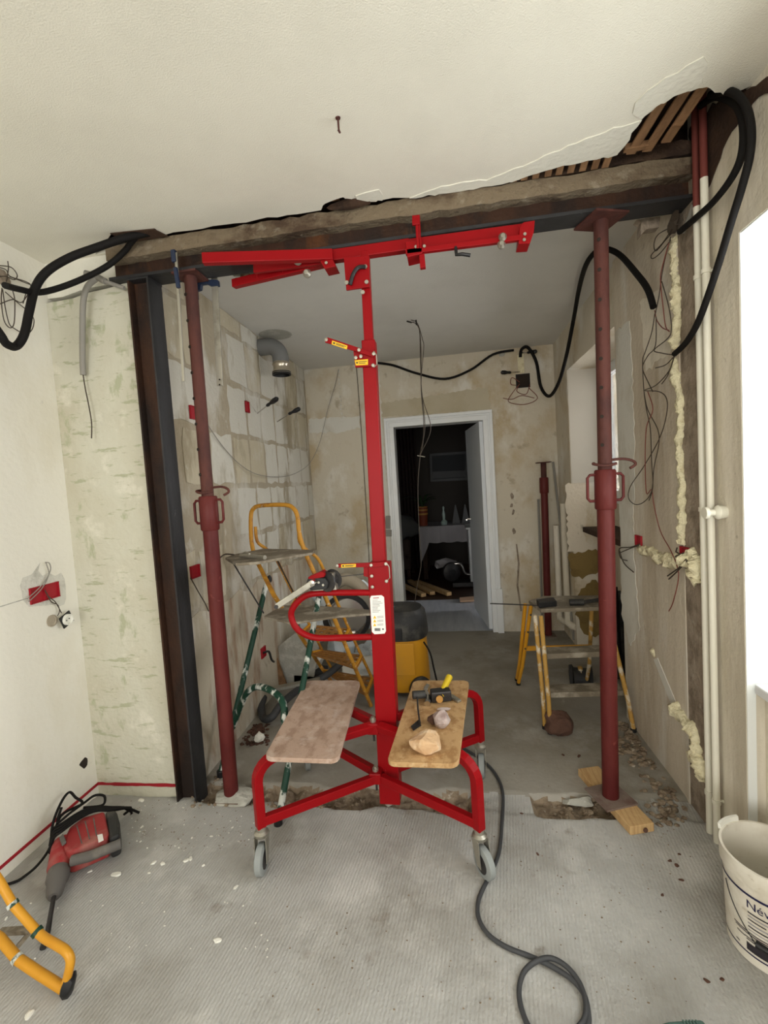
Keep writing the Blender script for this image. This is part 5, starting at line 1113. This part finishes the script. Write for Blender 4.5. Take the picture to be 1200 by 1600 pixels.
for i,(a_,b_,l_) in enumerate((((612,906),(662,930),'left pine batten on the floor just inside the far doorway'),((640,908),(676,927),'middle pine batten on the floor just inside the far doorway'),((652,909),(702,928),'right pine batten on the floor just inside the far doorway'))):
    single(MB().bar(P(*a_,Z=.02),P(*b_,Z=.02),.07,.045),'pine_batten','pine',l_,'batten','battens on the far floor',bevel=.003)
sw = thing('mitre_saw',P(718,915,Z=0),'metal mitre saw half behind the door leaf on the far floor','saw')
q = P(705,915,Z=0); 
MB().lathe(q+Vector((.0,0,.20)),(.5,-1,0),[(0,.11),(.012,.13),(.06,.13),(.08,.09)],24).build('blade_guard','iron',sw,smooth=True)
MB().lathe(q+Vector((.02,-.05,.20)),(.5,-1,0),[(0,.05),(.03,.045)],16).build('arbor_cap','black',sw,smooth=True)
MB().tube([q+Vector((.02,-.02,.30)),q+Vector((.14,-.02,.30)),q+Vector((.2,0,.16)),q+Vector((.34,0,.15))],.02,10,smooth=4).build('arm','chrome',sw,smooth=True)
MB().box((q.x+.02,q.y-.12,.0),(q.x+.42,q.y+.12,.06)).build('base','iron',sw,bevel=.008)
MB().rock(q+Vector((-.05,.1,.30)),(.16,.1,.08),71,3,.6).build('dust_bag','cloth',sw,smooth=True)
cb2 = thing('white_cabinet',P(738,880,Y=6.2),'white cabinet edge just beside the open door leaf','cabinet')
c5 = P(731,826,Y=6.3); MB().box((c5.x,6.25,0),(c5.x+.5,6.7,c5.z)).build('body','frame',cb2,bevel=.006)
MB().box((c5.x-.03,6.2,c5.z),(c5.x+.52,6.75,c5.z+.025)).build('worktop','reveal',cb2,bevel=.004)
MB().box((c5.x+.05,6.235,.1),(c5.x+.45,6.25,c5.z-.03)).build('door','frame',cb2,bevel=.003)
single(MB().prism([P(x,y,Z=.0) for x,y in ((718,936),(741,934),(742,940),(719,941))],(0,0,.02)),'cardboard_offcut','card','small pinkish cardboard piece on the pale floor by the door leaf','cardboard')

# ------------------------------------------------------------------ debris
deb = [(182,1369,.018),(240,1349,.012),(255,1350,.011),(290,1346,.012),(298,1343,.011),(340,1470,.014),(45,1588,.013),(220,1251,.016),(368,1387,.01),(112,1357,.008),(140,1361,.008),(300,1309,.006),(330,1307,.007),(363,1293,.006),(286,1262,.006),(318,1352,.007),(10,1436,.007),(233,1364,.007),(222,1292,.008),(1062,1335,.006),(905,1182,.012),(880,1180,.010),(1047,1345,.008),(1058,1353,.009),(1065,1375,.008),(1035,1398,.007),(1105,1532,.008),(1128,1530,.007),(840,1335,.007),(815,1270,.008)]
proto = []
for k in range(4): proto.append(MB().rock((0,0,.35),(1,.85,.4),900+k,2,.4).build('crumb_source','chip_white'))
meshes = [o.data for o in proto]
for o in proto: bpy.data.objects.remove(o)
for i,(x,y,s) in enumerate(deb):
    p = P(x,y,Z=0); white = x < 600
    o = bpy.data.objects.new('plaster_crumb' if white else 'stone_crumb', meshes[i%4]); COL.objects.link(o)
    o.location = (p.x,p.y,floor_h(p.x,p.y)-.002); o.scale = (s*1.2,s,s); o.rotation_euler = (0,0,i*1.3)
    if not white:
        o.material_slots[0].link = 'OBJECT'; o.material_slots[0].material = M['stone_brown']
    if white:
        lb_ = {0:'largest flat white plaster flake, lying right of the rotary hammer chuck', 5:'lone white plaster crumb on the bare floor in front of the left lift wheel', 6:'white plaster crumb at the very bottom left, in front of the yellow ladder foot', 7:'white plaster lump at the foot of the stub wall behind the rotary hammer'}.get(i)
        if lb_: tag(o, lb_, 'debris', 'white plaster crumbs')
        elif x < 20: tag(o, 'small white plaster crumb behind the yellow ladder foot', 'debris', 'white plaster crumbs')
        elif x < 160: tag(o, 'small white plaster crumb beside the side handle of the rotary hammer', 'debris', 'white plaster crumbs')
        else: tag(o, 'small white plaster crumb on the floor between the rotary hammer and the lift', 'debris', 'white plaster crumbs')
    elif i in (20, 21): tag(o, ('right','left')[i-20]+' of two brown crumbs in front of the low yellow stepladder', 'debris', 'brown stone crumbs')
    elif x < 850: tag(o, ('brown crumb on the floor right of the black cord, nearer the lift wheel','brown crumb on the floor right of the black cord, below the right prop')[x > 820], 'debris', 'brown stone crumbs')
    else: tag(o, 'small brown crumb on the floor left of the white bucket', 'debris', 'brown stone crumbs')
def heap(name, spots, label, sz, m='rubble', seed=0):
    g = MB(); r3 = random.Random(seed)
    for (x0,y0,x1,y1,n) in spots:
        for k in range(n):
            p = P(r3.uniform(x0,x1),r3.uniform(y0,y1),Z=0); s = r3.uniform(*sz)
            if p.x > .92: p.x = .92-r3.random()*.04
            if p.x < -1.31 and p.y > 2.1: p.x = -1.31+r3.random()*.05
            g.rock((p.x,p.y,floor_h(p.x,p.y)+s*.2),(s,s*.8,s*.6),int(r3.random()*1e6),1,.5)
    o = g.build(name,m); o['kind'] = 'stuff'; tag(o,label,'rubble'); return o
heap('rubble',[(960,1130,1010,1180,110),(980,1150,1030,1200,60),(1000,1190,1060,1280,50),(1030,1230,1075,1290,40)],'loose rubble heaped along the foot of the right pier',(.006,.022),seed=1)
heap('rubble',[(378,1132,420,1165,90)],'dark rubble heap on the floor behind the left prop',(.007,.02),'stone_brown',2)
heap('rubble',[(300,1240,600,1262,150),(860,1248,935,1278,60),(330,1215,370,1240,30)],'crumbled mortar along the trench of the removed partition',(.005,.016),seed=3)
heap('grit',[(200,1250,420,1330,110),(420,1290,780,1590,60),(760,1150,1080,1580,140),(640,1060,960,1240,60)],'scattered grit on the screed floor',(.0015,.004),seed=4)
heap('dust_crumbs',[(200,1250,420,1330,70),(20,1400,420,1500,40)],'fine white plaster crumbs scattered on the left floor',(.0015,.005),'chip_white',seed=6)
single(MB().rock(P(404,1152,Z=.03),(.035,.03,.035),44,2,.3),'pale_stone','chip_white','pale rounded plaster lump on the dark rubble behind the left prop','stone')
lb = single(MB().rock((-1.125,1.99,-.0),(.1,.085,.03),45,3,.4),'mortar_bed','plaster_dirt','lumpy mortar bed around the foot of the left prop','mortar')
single(MB().rock(P(905,1252,Z=-.012),(.09,.03,.02),46,3,.5),'broken_screed','plaster_dirt','broken grey screed lump in the hole left of the right prop','rubble')
single(MB().rock(P(610,1252,Z=-.012),(.045,.02,.02),47,2,.6),'broken_screed','chip_white','white broken chip in the hole under the red mast','rubble')
for o in bpy.data.objects:
    if '_o' in o.keys(): del o['_o']
